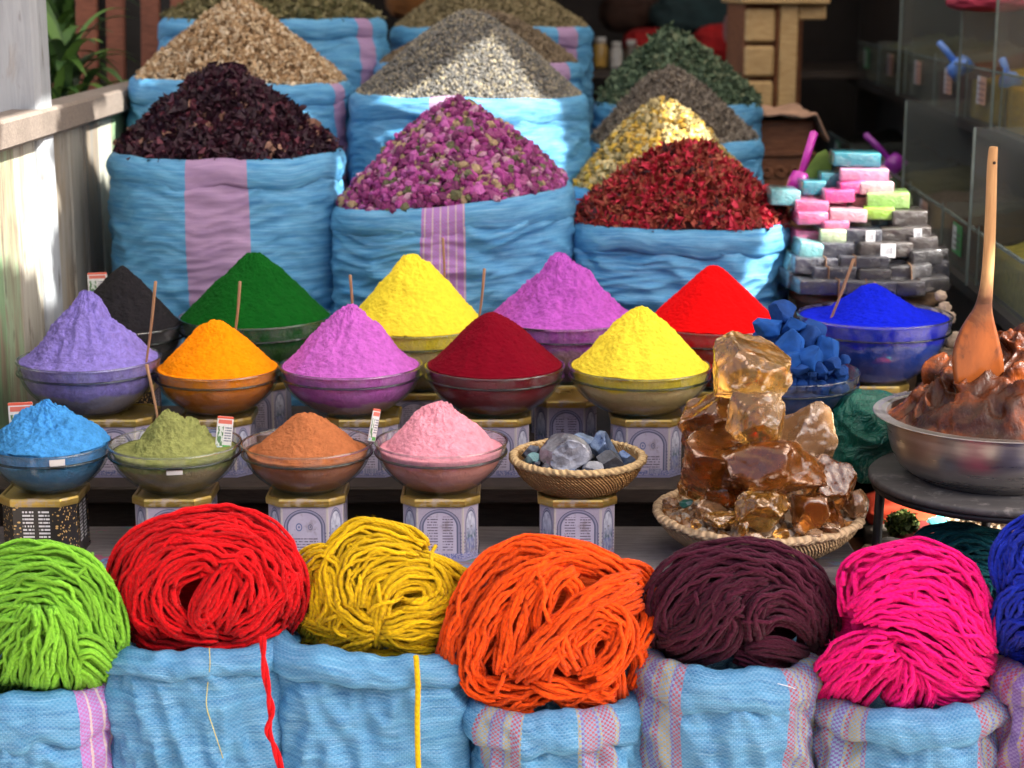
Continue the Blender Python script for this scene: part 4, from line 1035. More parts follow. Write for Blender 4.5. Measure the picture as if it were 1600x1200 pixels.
M_ore = [m_ore('grey_ore', (.11, .12, .155), (.40, .42, .48)), m_ore('blue_ore', (.08, .12, .22), (.26, .36, .54)), m_ore('teal_ore', (.06, .14, .17), (.22, .42, .46)), m_ore('dark_ore', (.035, .04, .055), (.13, .14, .17))]
for px, py, w, h, Y, mi, sd, lb in [
    (884, 709, 84, 64, 2.965, 0, 5, 'largest grey ore rock with a tan patch, in the small basket'),
    (944, 703, 46, 62, 3.0, 1, 9, 'tall upright blue grey ore rock at the back of the small basket'),
    (912, 696, 50, 36, 3.05, 1, 15, 'ore rock behind the largest one in the small basket'),
    (953, 719, 44, 34, 2.95, 3, 21, 'dark smooth flat topped ore rock in front of the tall one'),
    (978, 716, 32, 30, 2.98, 1, 27, 'bright blue tinted ore rock near the far rim of the small basket'),
    (834, 720, 26, 26, 2.98, 2, 33, 'teal tinted angular ore rock beside the plaited rim'),
    (829, 707, 30, 26, 3.02, 3, 39, 'dark ore rock behind the teal tinted one'),
    (926, 733, 34, 24, 2.93, 0, 45, 'small speckled ore rock at the front of the small basket'),
    (968, 732, 30, 18, 2.95, 0, 51, 'low grey ore rock with a pale chip below the blue tinted one'),
    (856, 732, 24, 16, 2.94, 3, 57, 'black ore chip below the largest rock'),
    (894, 740, 36, 14, 2.925, 1, 63, 'flat blue ore chip under the largest rock')]:
    place_rock('ore_rock', lb, 'rock', 'grey ore rocks in the small basket', px, py, w, h, Y, M_ore[mi], sd, cuts=16, rough=.03, lo=.42, hi=.85, smooth=False)
c = gb['c']
tv, tf = rock(8, 8, 1, .1); n = 320; r = np.sqrt(rng.rand(n)) * gb['R'] * .80; a = rng.rand(n) * 2 * PI
V, F = scatter(tv, tf, np.stack([c[0] + r * np.cos(a), 3. + r * np.sin(a), c[2] - .012 + rng.uniform(-.004, .004, n)], -1), .016 * rng.uniform(.5, 1.3, n), None, .06)
rb = np.array([(gb['R'] * q * math.cos(b), gb['R'] * q * math.sin(b)) for q in (0, .90) for b in np.linspace(0, 2 * PI, 33)])
V, F = cat([(np.column_stack([c[0] + rb[:, 0], 3 + rb[:, 1], np.full(66, c[2] - .013)]), gridF(33, 2)), (V, F)])
tag(mk('ore_gravel', V, F, M_ore[3], None, False, origin=(c[0], 3., c[2] - .02)), 'dark ore gravel lining the small straw basket', 'gravel', None, 'stuff')

# indigo lumps
M_ind = [m_plain('indigo_lump', (.010, .075, .31), .8, var=.35, nsc=30, bump=.35, spec=.2), m_plain('indigo_lump_dark', (.008, .048, .21), .8, var=.4, nsc=30, bump=.35, spec=.2)]
B = BW['indigo']; c = B['c']
for px, py, w, h, Y, mi, sd, lb in [
    (1223, 488, 46, 40, 3.30, 1, 3, 'topmost dark indigo lump of the pile'),
    (1199, 513, 48, 32, 3.27, 0, 6, 'slab shaped indigo lump next to the red powder'),
    (1240, 512, 42, 38, 3.27, 0, 9, 'rounded indigo lump just below the topmost one'),
    (1272, 516, 38, 36, 3.31, 1, 12, 'indigo lump touching the rim of the ultramarine bowl'),
    (1231, 537, 52, 50, 3.22, 0, 15, 'sharp wedge of indigo facing forward in the middle of the pile'),
    (1262, 531, 42, 46, 3.25, 1, 18, 'indigo lump behind the pyramid shaped one'),
    (1291, 548, 46, 54, 3.23, 0, 21, 'pyramid shaped indigo lump beside the ultramarine bowl'),
    (1265, 561, 48, 42, 3.19, 0, 24, 'blunt indigo lump leaning on the front rim'),
    (1231, 563, 38, 32, 3.18, 0, 27, 'indigo lump low beside the topmost amber'),
    (1300, 570, 30, 26, 3.20, 1, 30, 'small indigo lump under the pyramid shaped one'),
    (1319, 562, 20, 18, 3.24, 1, 33, 'pebble sized indigo lump at the far rim'),
    (1282, 574, 26, 20, 3.18, 1, 36, 'small dark indigo lump at the front rim'),
    (1205, 545, 40, 36, 3.28, 1, 39, 'indigo lump half hidden behind the topmost amber'),
    (1190, 530, 34, 30, 3.32, 1, 42, 'indigo lump low beside the vivid red bowl'),
    (1248, 578, 34, 18, 3.17, 1, 45, 'flat indigo chip lying against the front glass'),
    (1168, 565, 50, 40, 3.30, 1, 48, 'indigo lump behind the topmost amber near the lemon heap')]:
    place_rock('indigo_lump', lb, 'pigment lump', 'indigo lumps in the glass bowl', px, py, w, h, Y, M_ind[mi], sd, cuts=12, rough=.05, lo=.4, hi=.78)
tv, tf = rock(8, 8, 2, .1); n = 150; f = B['f']
zz = rng.uniform(.012, B['H'] + .012, n); r = np.sqrt(rng.rand(n)) * (f(np.clip(zz, 0, B['H'] - .01)) - .022); a = rng.rand(n) * 2 * PI
P = np.stack([c[0] + r * np.cos(a), 3.3 + r * np.sin(a), B['z0'] + zz], -1)
q = rng.rand(110); hz = rng.rand(110) ** 1.4; a2 = rng.rand(110) * 2 * PI; R2 = .085 * (1 - hz) * np.sqrt(q)   # a core under the larger lumps
P = np.concatenate([P, np.stack([c[0] + .004 + R2 * np.cos(a2), 3.305 + R2 * np.sin(a2), c[2] + .085 * hz], -1)]); n += 110
V, F = scatter(tv, tf, P, .034 * rng.uniform(.6, 1.1, n), None, .04)
prf = [(0, .008)] + [(float(f(z)) - .012, z) for z in np.linspace(.008, B['H'] - .03, 14)] + [(0, B['H'] - .02)]
V2, F2, _ = revolve(prf, 48); V2 = V2 + np.array([c[0], 3.3, B['z0']])
V, F = cat([(V2, F2), (V, F)])
tag(mk('indigo_rubble', V, F, M_ind[1], None, False, origin=(c[0], 3.3, B['z0'] + .008)), 'dark indigo rubble filling the bowl under the larger lumps', 'pigment rubble', None, 'stuff')

# ------------------------------------------------------------------ metal stool, basin, paste and spatula
M_iron = m_plain('dark_iron', (.035, .032, .032), .5, .6, var=.5, nsc=16)
tc = at(1556, 742, 2.97); TR = .215
stool = empty('metal_stool', (tc[0], 2.97, 0), 'round topped dark metal stool carrying the steel basin', 'stool')
def m_tabletop():
    t = NT('worn_table_top'); o = t.coord(); n = t.noise(3, 6, t.scale(o, (2, 14, 2)), .65); f = t.noise(24, 6, o, .7)
    c = t.mix(t.mapr(n, .3, .7), (.030, .028, .028), (.075, .07, .07)); c = t.mix(t.mapr(f, .56, .7, 0., .7), c, (.26, .24, .23))
    return t.done(t.bsdf(color=c, rough=.55, normal=t.bump(f, .3, .003)))
V, F, _ = revolve([(0, 0), (TR - .004, 0), (TR, .002), (TR, .010), (TR - .004, .014), (0, .014)], 96)
mk('stool_top', V + np.array([tc[0], 2.97, tc[2] - .014]), F, m_tabletop(), stool)
V, F, _ = revolve([(TR - .030, 0), (TR - .006, 0), (TR - .006, .010), (TR - .030, .010)], 96)
mk('stool_ring', V + np.array([tc[0], 2.97, tc[2] - .025]), F, M_iron, stool)
for ang in (-92, -202, -12, 78):
    a = math.radians(ang); x, y = (TR - .02) * math.cos(a), (TR - .02) * math.sin(a)
    V, F = tube([(tc[0] + x, 2.97 + y, tc[2] - .03), (tc[0] + x * 1.05, 2.97 + y * 1.05, .35), (tc[0] + x * 1.12, 2.97 + y * 1.12, 0.004)], .0085, 10)
    mk('leg', V, F, M_iron, stool)
def m_steel():
    t = NT('dull_steel'); o = t.coord(); n = t.noise(5, 6, t.scale(o, (1, 1, 14)), .6); f = t.noise(30, 5, o, .7)
    c = t.mix(t.mapr(n, .3, .7), (.36, .34, .33), (.52, .50, .48)); c = t.mix(t.mapr(f, .66, .72, 0., .6), c, (.25, .16, .07))
    z = t.noise(6, 2, o)
    return t.done(t.bsdf(color=c, rough=t.mapr(n, .3, .7, .22, .40), metal=.92, normal=t.bump(f, .08, .002)))
mc = at(1552, 646, 2.97); MR = 368 * mpp(646, 2.97) / 2; mz = tc[2] + .0005; MH = mc[2] - mz
pr = [(0, 0), (MR * .58, 0), (MR * .68, .006), (MR * .80, MH * .25), (MR * .87, MH * .6), (MR * .90, MH * .97), (MR * .995, MH * .985), (MR, MH * .995), (MR * .99, MH), (MR * .90, MH * .985), (MR * .885, MH * .95), (MR * .86, MH * .6), (MR * .78, MH * .28), (MR * .66, .010), (0, .009)]
V, F, _ = revolve(spline(np.array(pr), 70), 110)
basin = tag(mk('steel_basin', V + np.array([mc[0], 2.97, mz]), F, m_steel(), None, origin=(mc[0], 2.97, mz)), 'wide dull steel basin full of brown soap paste on the stool', 'basin')
def m_paste():
    t = NT('soap_paste'); o = t.coord(); n = t.noise(13, 7, o, .65, .6); f = t.noise(80, 4, o)
    c = t.ramp(n, [(.3, (.022, .006, .002)), (.48, (.060, .013, .003)), (.59, (.19, .038, .004)), (.72, (.50, .12, .010))])
    return t.done(t.bsdf(color=c, rough=t.mapr(f, .3, .7, .16, .42), spec=.32, normal=t.bump(t.noise(34, 6, t.scale(o, (1, 1, .4)), .65), .7, .009)))
nu, nv = 200, 120
th = np.linspace(0, 2 * PI, nu + 1); rho = np.linspace(0, 1, nv)[:, None]
X = MR * .885 * rho * np.cos(th); Yy = MR * .885 * rho * np.sin(th)
pk = np.array([at(1620, 548, 2.98)[0] - mc[0], .03])
hh = at(1590, 535, 2.98)[2] - mc[2]
d = np.hypot(X - pk[0], Yy - pk[1]); dome = hh * np.clip(1 - (d / (MR * 1.15)) ** 1.6, 0, 1) * np.clip((1 - rho) * 3.2, 0, 1) ** .7
rd = 1 - 2 * np.abs(perlin(X * 13 + .5 * perlin(X * 9, Yy * 9, 1.), Yy * 13, 2.2)); rd2 = 1 - 2 * np.abs(perlin(X * 30, Yy * 30, dome * 20 + 4.))
Z = -.012 + dome + np.clip((1 - rho) * 4, 0, 1) * (.024 * rd + .020 * rd2 + .006 * fbm(X * 50, Yy * 50, 3., 3))
hz = .020 * perlin(X * 16, Yy * 16, Z * 25 + 7)
V = np.stack([mc[0] + X + hz * np.clip((1 - rho) * 4, 0, 1), 2.97 + Yy + hz * .6 * np.clip((1 - rho) * 4, 0, 1), mc[2] + Z], -1).reshape(-1, 3)
tag(mk('soap_paste', V, gridF(nu + 1, nv), m_paste(), None, origin=(mc[0], 2.97, mc[2])), 'mound of glossy dark brown soap paste in the steel basin', 'paste')
# spatula: outline in pixels of half widths along its axis
ax = [(1553.5, 229, 4.5), (1552, 233, 6.5), (1550, 262, 7.5), (1548, 330, 8.2), (1545, 400, 8.8), (1541, 450, 10), (1536, 480, 14), (1531, 500, 22), (1528, 520, 30), (1527, 545, 37), (1528, 570, 40), (1530, 600, 38), (1532, 640, 30)]
Ysp = 2.93; V = []; n = 60
pts = spline(np.array(ax, float), n)
for (px, py, hw) in pts:
    p = at(px, py, Ysp - .03 + .10 * (py - 229) / 400 * .2); s = mpp(py, Ysp); w = hw * s; t = .0035 + .0025 * (hw < 12)
    for u, vv in ((-1, -.35), (-.8, -1), (0, -1.15 if hw < 12 else -.8), (.8, -1), (1, -.35), (1, .35), (.8, 1), (0, 1.1), (-.8, 1), (-1, .35)): V.append(p + np.array([u * w, vv * t, 0]))
V = np.array(V); F = [gridF(10, n, True), np.array([list(range(10))]), np.array([[(n - 1) * 10 + i for i in range(10)][::-1]])]
def m_spat():
    t = NT('spatula_wood'); o = t.coord(); s = t.n('SeparateXYZ', {0: o}).outputs[2]
    g = t.noise(4, 6, t.scale(o, (60, 60, 5)), .6); n = t.noise(9, 5, t.scale(o, (1.6, 1, .7)), .6)
    c = t.mix(t.mapr(g, .3, .7), (.40, .20, .075), (.55, .31, .13))
    st = t.math('ADD', s, t.math('MULTIPLY', t.math('SUBTRACT', n, .5), .10))
    c = t.mix(t.mapr(st, .150, .200, 1., 0.), c, t.mix(t.mapr(n, .38, .66), (.26, .066, .013), (.14, .034, .009)))
    k = t.mapr(t.math('ABSOLUTE', t.math('SUBTRACT', st, .178)), 0., .045, 1., 0.)
    c = t.mix(t.math('MULTIPLY', k, .9), c, (.06, .016, .007))
    pn = t.mapr(t.noise(15, 6, t.scale(o, (1.3, 1, .8)), .65, .8), .50, .60)
    c = t.mix(t.math('MULTIPLY', t.math('MULTIPLY', pn, t.mapr(st, .17, .235, 1., 0.)), .8), c, (.075, .018, .006))
    return t.done(t.bsdf(color=c, rough=t.mapr(st, .16, .21, .3, .65), normal=t.bump(n, .4, .004)))
sp = empty('wooden_spatula', (at(1532, 640, Ysp)[0], Ysp, at(1532, 640, Ysp)[2]), 'long wooden spatula smeared with paste standing in the steel basin', 'spatula')
mk('spatula_blade', V, F, m_spat(), sp)
hp = at(1552, 254, Ysp - .03) + np.array([0, -.0075, 0])
V, F = ico(2); mk('hole_shade_dot', V * np.array([.0026, .0012, .0026]) + hp + np.array([0, .001, 0]), F, m_plain('hole_shade', (.03, .015, .01), .9), sp)  # dark bead on the wood, painting the shade of a hang hole
# green plastic bag
def m_bag(name, c):
    t = NT(name); o = t.coord(); n = t.noise(9, 6, o, .6, 1.2)
    return t.done(t.bsdf(color=t.mix(t.mapr(n, .3, .7), tuple(x * .6 for x in c), c), rough=.28, spec=.5, normal=t.bump(t.noise(20, 4, o, .6, 2.2), .9, .02)))
M_bag = m_bag('green_plastic', (.006, .16, .11))
V, F = ico(6); nn = V.copy()
rd = 1 - 2.4 * np.abs(perlin(V[:, 0] * .8 + .5 * V[:, 2], V[:, 1] * .8, V[:, 2] * 1.5 + 3)); rd2 = 1 - 2.4 * np.abs(perlin(V[:, 0] * 1.7 - V[:, 2], V[:, 1] * 1.7, V[:, 2] * 2.4 + 8)); rd3 = perlin(V[:, 0] * 5, V[:, 1] * 5, V[:, 2] * 6)
V = V * (1 + .15 * rd + .08 * rd2 + .012 * rd3)[:, None]
V = V * np.array([.068, .075, .082]); V[:, 2] = np.maximum(V[:, 2], -.075)
g = at(1355, 683, 3.20)
tag(mk('plastic_bag', V + g, F, M_bag, None), 'crumpled dark green plastic bag between the indigo bowl and basin', 'plastic bag')
# low stand that carries the bag (end of the stand's shelf)
# ------------------------------------------------------------------ yarn
M_cache = {}
def yarn(key, name_word, label, ctr, rad, Yc, bulge, hanks, col, strand=3.3, loose=(), seed=1, blob=True, dark=.5, stray=7, sq=.94):
    """hanks: (list of (px, py), radius px, layer, count factor). Each hank is a bundle of strands that run along its path"""
    r = np.random.RandomState(seed)
    hanks = [([(x, ctr[1] + (y - ctr[1]) * (sq if y < ctr[1] else 1)) for x, y in p], R, ly, cf) for p, R, ly, cf in hanks]
    cx, cy = ctr; rx, ry = rad; s0 = mpp(cy, Yc)
    m = m_yarn('wool_' + key, col, dark)
    def depth(px, py):
        q = 1 - ((px - cx) / (rx * 1.06)) ** 2 - ((py - cy) / (ry * 1.06)) ** 2
        return bulge * np.sqrt(np.clip(q, 0, 1)) - .25 * bulge * np.clip(-q, 0, 1)
    Vs, Fs, UV, RN = [], [], [], []
    tot = 0
    def add(P, rr, rv):
        nonlocal tot
        n = len(P); V, F = tube(P, rr, 6)
        L = np.concatenate([[0], np.cumsum(np.linalg.norm(np.diff(P, axis=0), axis=1))])
        uv = np.concatenate([np.stack([np.tile(np.arange(6) / 6, n), np.repeat(L, 6)], -1), [[0, 0], [0, L[-1]]]])
        Vs.append(V); Fs.append([f + tot for f in F]); UV.append(uv); RN.append(np.full(len(V), rv)); tot += len(V)
    def world(px, py, d):
        # d metres towards the viewer from the plane Y = Yc
        Y = Yc - d; a = (px - 800) / F_PX; b = (600 - py) / F_PX
        t = Y / (_cp + b * _sp)
        return np.stack([t * a, Y, EYE + t * (-_sp + b * _cp)], -1)
    for hi, (path, R, layer, cf) in enumerate(hanks):
        P2 = np.array(path, float); L = np.sum(np.linalg.norm(np.diff(P2, axis=0), axis=1))
        n = max(10, int(L / 7)); C = spline(P2, n)
        T = np.gradient(C, axis=0); T /= np.linalg.norm(T, axis=1)[:, None] + 1e-9
        N = np.stack([-T[:, 1], T[:, 0]], -1)
        tt = np.linspace(0, 1, n)
        env = R * (1 - .16 * (2 * tt - 1) ** 4) * (1 + .12 * perlin(tt * 3 + hi, seed * 1.7, 3.))
        cnt = max(5, int(cf * PI * R / (strand * 1.55)))
        d0 = depth(C[:, 0], C[:, 1]) + layer * R * s0 * .8
        ends = np.clip(np.minimum(tt, 1 - tt) * 9, 0, 1)
        d0 = d0 - (1 - ends) * R * s0 * .55
        for lay, (frac, ph0, ph1) in enumerate(((1.0, -2.0, 2.0), (.74, -1.6, 1.6))):
            k = int(cnt * (1 if lay == 0 else .5))
            for i in range(k):
                ph = ph0 + (ph1 - ph0) * (i + r.uniform(-.25, .25)) / max(1, k - 1)
                sd = r.uniform(0, 100)
                phv = ph + .75 * perlin(tt * L / 80 + sd, sd * .31, hi * 1.1) + .34 * perlin(tt * L / 26 + sd, sd, 2.)
                rho = frac * (1 + .22 * perlin(tt * L / 55 + sd, 7.7, sd) + .08 * perlin(tt * L / 17 + sd, 1.7, sd)) * r.uniform(.88, 1.10)
                if r.rand() < .13: rho = rho * (1 + .28 * np.sin(PI * np.clip(tt * r.uniform(1, 2.5) - r.uniform(0, .5), 0, 1)) ** 2)
                off = env * rho * np.sin(phv); dd = d0 + env * rho * np.cos(phv) * s0
                sh = int(r.randint(0, max(1, n // 7))); e0 = int(r.randint(0, max(1, n // 7)))
                PX = C[:, 0] + N[:, 0] * off + 1.5 * perlin(tt * L / 15, sd, 1.); PY = C[:, 1] + N[:, 1] * off + 1.5 * perlin(tt * L / 15, sd, 6.)
                W = world(PX, PY, dd)[sh: n - e0]
                if len(W) < 6: continue
                add(W, strand * s0 * r.uniform(.85, 1.12) * (1 + .10 * perlin(np.linspace(0, 1, len(W)) * L / 22, sd, 4.)), r.uniform(.15, 1.))
    # loose strands that wander over the top
    for i in range(stray):
        a = r.uniform(0, 2 * PI); q = math.sqrt(r.rand()) * .8; x, y = cx + rx * q * math.cos(a), cy + ry * q * math.sin(a)
        h = r.uniform(0, 2 * PI); k = r.uniform(-.035, .035); L = r.uniform(50, 115); n = max(8, int(L / 6)); pts = []
        for j in range(n):
            pts.append((x, y)); x += 6 * math.cos(h); y += 6 * math.sin(h); h += k + r.normal() * .17; k += r.normal() * .006
            e = ((x - cx) / rx) ** 2 + ((y - cy) / ry) ** 2
            if e > .75: h += .28 * np.sign((x - cx) * math.sin(h) * -1 + (y - cy) * math.cos(h) + 1e-6) * -1
            if e > 1.02: break
        if len(pts) < 7: continue
        pts = np.array(pts); d = depth(pts[:, 0], pts[:, 1]) + (26 + 8 * np.sin(np.linspace(0, PI, len(pts)))) * s0 * np.clip(np.minimum(np.arange(len(pts)), len(pts) - 1 - np.arange(len(pts))) / 3., .35, 1)
        add(world(pts[:, 0], pts[:, 1], d), strand * s0 * r.uniform(.85, 1.05), r.uniform(.3, 1.))
    for path, lr in loose_core(hanks):
        C = spline(np.array(path, float), 24); d = depth(C[:, 0], C[:, 1])
        V, F = tube(world(C[:, 0], C[:, 1], d - lr * s0 * .22), lr * s0 * .46, 12)
        Vs.append(V); Fs.append([f + tot for f in F]); UV.append(np.zeros((len(V), 2))); RN.append(np.zeros(len(V))); tot += len(V)
    if blob:
        V, F = ico(5)
        q = 1 + .05 * perlin(V[:, 0] * 3, V[:, 1] * 3, V[:, 2] * 3)
        V = V * q[:, None]; s = mpp(cy, Yc)
        B = at(cx, cy, Yc) + V * np.array([rx * s * .78, bulge * .52, ry * s * .74]); B[:, 1] += bulge * .02
        Vs.append(B); Fs.append([F + tot]); UV.append(np.stack([V[:, 0], V[:, 2] * .2], -1)); RN.append(np.zeros(len(B))); tot += len(B)
    # fuzz: fine fibres standing off the strands
    A = np.concatenate(Vs[:-1] if blob else Vs); k = r.randint(0, len(A), 7000); A = A[k]
    cen = at(cx, cy, Yc); N = A - cen; N /= np.linalg.norm(N, axis=1)[:, None]; N[:, 1] -= .35
    D = r.normal(size=(7000, 3)) * .75 + N; D /= np.linalg.norm(D, axis=1)[:, None]; L = r.uniform(.0025, .0075, (7000, 1)); S = np.cross(D, r.normal(size=(7000, 3))); S /= np.linalg.norm(S, axis=1)[:, None]
    w_ = .00016; bend = r.normal(size=(7000, 3)) * .0012
    V = np.stack([A - S * w_, A + S * w_, A + D * L * .55 + bend + S * w_ * .8, A + D * L * .55 + bend - S * w_ * .8, A + D * L + bend * 2.2], 1).reshape(-1, 3); b = np.arange(7000)[:, None] * 5
    Vs.append(V); Fs.append([b + np.array([0, 1, 2, 3]) + tot, b + np.array([3, 2, 4]) + tot]); UV.append(np.zeros((len(V), 2))); RN.append(np.full(len(V), .9)); tot += len(V)
    Fd = {}
    for fs in Fs:
        for f in fs: Fd.setdefault(f.shape[1], []).append(f)
    base = at(cx, cy + ry, Yc)
    root = empty('yarn_bundle', tuple(base), label, 'yarn', 'bundles of thick wool yarn')
    o = mk('hank', np.concatenate(Vs), [np.concatenate(x) for x in Fd.values()], m, root, True, uv=np.concatenate(UV), rnd=np.concatenate(RN))
    for (nm, path, wd, d, tw) in loose:
        L = sum(math.dist(path[i], path[i + 1]) for i in range(len(path) - 1)); n = max(12, int(L / 5)); C = spline(np.array(path, float), n)
        parts, uvs = [], []
        for q in range(tw):
            a = np.linspace(0, L / 16, n) + q * 2 * PI / max(tw, 1)
            o_ = 0 if tw == 1 else wd * .55
            W = world(C[:, 0] + o_ * np.cos(a) + .6 * perlin(np.linspace(0, L / 15, n), 3.3, q), C[:, 1], d + o_ * s0 * np.sin(a))
            V, F = tube(W, wd * s0 * (.62 if tw > 1 else 1), 8); parts.append((V, F))
            ll = np.concatenate([[0], np.cumsum(np.linalg.norm(np.diff(W, axis=0), axis=1))])
            uvs.append(np.concatenate([np.stack([np.tile(np.arange(8) / 8, n), np.repeat(ll, 8)], -1), [[0, 0], [0, 0]]]))
        V, F = cat(parts)
        mk(nm, V, F, m, root, True, uv=np.concatenate(uvs), rnd=np.full(len(V), .7))
    return root
def loose_core(hanks): return [(p, R) for p, R, _, _ in hanks]

# sacks the yarn stands in
GY = 'blue sacks holding yarn in the front row'
def fsack(key, label, cx, rimy, Y, w, mat, **k):
    kw = dict(amp=.0115, cuffamp=.0065, cuff=.055, bulge=.10, puff=1.45, n=2.3, fold=.25, nu=150, nv=130, name='yarn_sack', depth=.82); kw.update(k)
    return sack(key, label, GY, cx, rimy, Y, w, .0, mat, **kw)
fsack('s_lime', 'blue sack with pink checked edge under the lime green yarn', 55, 1048, 2.66, 250, m_sack('yarn_sack_a', base=(.010, .135, .33), pale=(.070, .29, .51), stripes=[(.085, .14, 'plaid')], weave=.7, seed=11.), seed=61, cuff=.075, roll=math.radians(-2))
fsack('s_red', 'blue sack with a thin yellow thread line under the red yarn', 312, 986, 2.67, 262, m_sack('yarn_sack_b', base=(.010, .135, .33), pale=(.070, .29, .51), stripes=[], weave=.7, seed=13.), seed=67, cuff=.035, roll=math.radians(1))
fsack('s_yellow', 'plain blue sack with a sagging mouth under the mustard yellow yarn', 577, 982, 2.69, 305, m_sack('yarn_sack_c', base=(.010, .135, .33), pale=(.070, .29, .51), stripes=[], weave=.6, seed=17.), seed=71, cuff=.045, roll=math.radians(-4.5))
fsack('s_orange', 'blue sack with mottled pink checked bands under the orange yarn', 862, 1076, 2.66, 256, m_sack('yarn_sack_d', base=(.010, .135, .33), pale=(.070, .29, .51), stripes=[(-.115, -.045, 'dots'), (.035, .095, 'dots')], weave=.7, seed=19.), seed=73, cuff=.055, roll=math.radians(1))
fsack('s_plum', 'blue sack with frayed hem and checked side bands under the plum yarn', 1136, 1010, 2.67, 262, m_sack('yarn_sack_e', base=(.010, .135, .33), pale=(.070, .29, .51), stripes=[(-.20, -.075, 'dots'), (.075, .2, 'dots')], weave=.8, seed=23.), seed=79, cuff=.06, roll=math.radians(-2.5))
fsack('s_pink', 'blue sack with frayed pale hem under the hot pink yarn', 1420, 1066, 2.66, 282, m_sack('yarn_sack_f', base=(.010, .135, .33), pale=(.070, .29, .51), stripes=[(-.22, -.085, 'dots'), (.075, .2, 'dots')], weave=.8, seed=29.), seed=83, cuff=.05, roll=math.radians(3))
fsack('s_blue', 'lilac blue sack under the royal blue yarn at the picture edge', 1700, 1032, 2.62, 262, m_sack('yarn_sack_g', base=(.010, .135, .33), pale=(.070, .29, .51), stripes=[(-.3, -.03, 'plaid2')], weave=.7, seed=31.), seed=89, cuff=.05)
fsack('s_teal', 'blue sack under the teal yarn, in the shade of the stool', 1545, 985, 2.985, 200, m_sack('yarn_sack_h', base=(.010, .135, .33), pale=(.070, .29, .51), stripes=[], weave=.3, seed=37.), seed=97, cuff=.04)
# sewn yellow line on the red yarn's sack, pale threads on frayed hems
def front_of(S, px, py, out=.012):
    """a point on the front of sack S seen through px, py"""
    Y = S['Y']
    for _ in range(6):
        p = at(px, py, Y); x = np.clip((p[0] - S['c'][0]) / S['W'], -.99, .99)
        Y = S['Y'] - S['D'] * 1.03 * (1 - abs(x) ** 2.3) ** (1 / 2.3) - out
    return at(px, py, Y)
M_ythread = m_plain('yellow_thread', (.52, .45, .12), .8)
C = spline(np.array([(327, 1012), (328, 1040), (324, 1075), (323, 1105), (334, 1140), (347, 1180), (352, 1200), (356, 1230)], float), 40)
V, F = tube(np.array([front_of(SACKS['s_red'], x, y, .021 if y < 1050 else .016) for x, y in C]), .0007, 5)
mk('thread_line', V, F, M_ythread, SACKS['s_red']['root'])
for key, paths in (('s_plum', [[(1215, 1068), (1240, 1075), (1255, 1085), (1285, 1084), (1305, 1088)]]),
                   ):
    for p in paths:
        C = spline(np.array(p, float), 14); V, F = tube(np.array([front_of(SACKS[key], x, y, .024) for x, y in C]), .00055, 5)
        mk('frayed_thread', V, F, M_thread, SACKS[key]['root'])

yarn('lime', 'lime', 'lime green yarn bundle with curly ends spilling beside the red bundle', (78, 968), (122, 122), 2.66, .085, [
    ([(-60, 930), (-10, 880), (60, 866), (120, 880), (158, 925), (175, 985), (182, 1050)], 24, .3, 1.1),
    ([(-60, 970), (0, 915), (60, 900), (115, 915), (145, 960), (155, 1020), (160, 1060)], 25, .5, 1.1),
    ([(-60, 1000), (-20, 950), (40, 930), (85, 935), (118, 970), (128, 1030)], 24, .7, 1.1),
    ([(62, 945), (40, 985), (15, 1030), (5, 1080)], 30, .9, 1.1), ([(66, 945), (68, 990), (62, 1040), (55, 1078)], 30, 1.15, 1.1),
    ([(72, 945), (95, 990), (105, 1040), (108, 1080)], 26, 1.0, 1.1), ([(60, 960), (10, 975), (-40, 1010), (-60, 1050)], 26, .7, 1.1),
    ([(-50, 1010), (-30, 1050), (-20, 1085)], 26, .6, 1.1),
    ([(112, 1005), (135, 998), (160, 1010), (180, 1030), (200, 1036), (196, 1050)], 9, 5., 1.2), ([(115, 1025), (145, 1018), (175, 1045), (196, 1052), (178, 1062), (160, 1052)], 9, 5.4, 1.2), ([(118, 1045), (142, 1060), (150, 1082), (134, 1092), (126, 1078)], 9, 5., 1.2), ([(128, 1030), (158, 1052), (164, 1074), (148, 1080)], 8, 5.4, 1.2)],
    (.20, .50, .035), seed=3)
yarn('red', 'red', 'bright red yarn bundle with one long strand hanging down its sack', (323, 905), (150, 112), 2.68, .10, [
    ([(195, 990), (184, 920), (215, 850), (280, 815), (350, 806), (415, 830), (452, 890), (460, 940), (440, 985)], 22, .3, 1.1),
    ([(225, 995), (205, 930), (235, 862), (300, 832), (370, 838), (420, 880), (440, 930), (420, 985)], 24, .45, 1.1),
    ([(260, 1000), (225, 950), (240, 890), (300, 858), (360, 870), (395, 920), (390, 980)], 24, .6, 1.1),
    ([(300, 992), (258, 955), (262, 905), (310, 872), (340, 885)], 21, .9, 1.1),
    ([(335, 990), (312, 960), (340, 905), (372, 868), (385, 880), (365, 940), (345, 985)], 18, 1.05, 1.1),
    ([(355, 990), (400, 962), (440, 915), (452, 880)], 20, .9, 1.1), ([(300, 975), (330, 948), (345, 900), (350, 872)], 16, 1.2, 1.1),
    ([(200, 980), (250, 998), (320, 1000), (390, 996), (440, 965)], 18, .5, 1.1), ([(250, 960), (290, 985), (340, 990)], 16, 1.0, 1.1)],
    (.62, .002, .006), seed=7, sq=.88, loose=[('loose_strand', [(410, 995), (413, 1040), (420, 1085), (424, 1115), (419, 1142), (430, 1170), (443, 1215)], 5.2, .150, 2)], dark=.5)
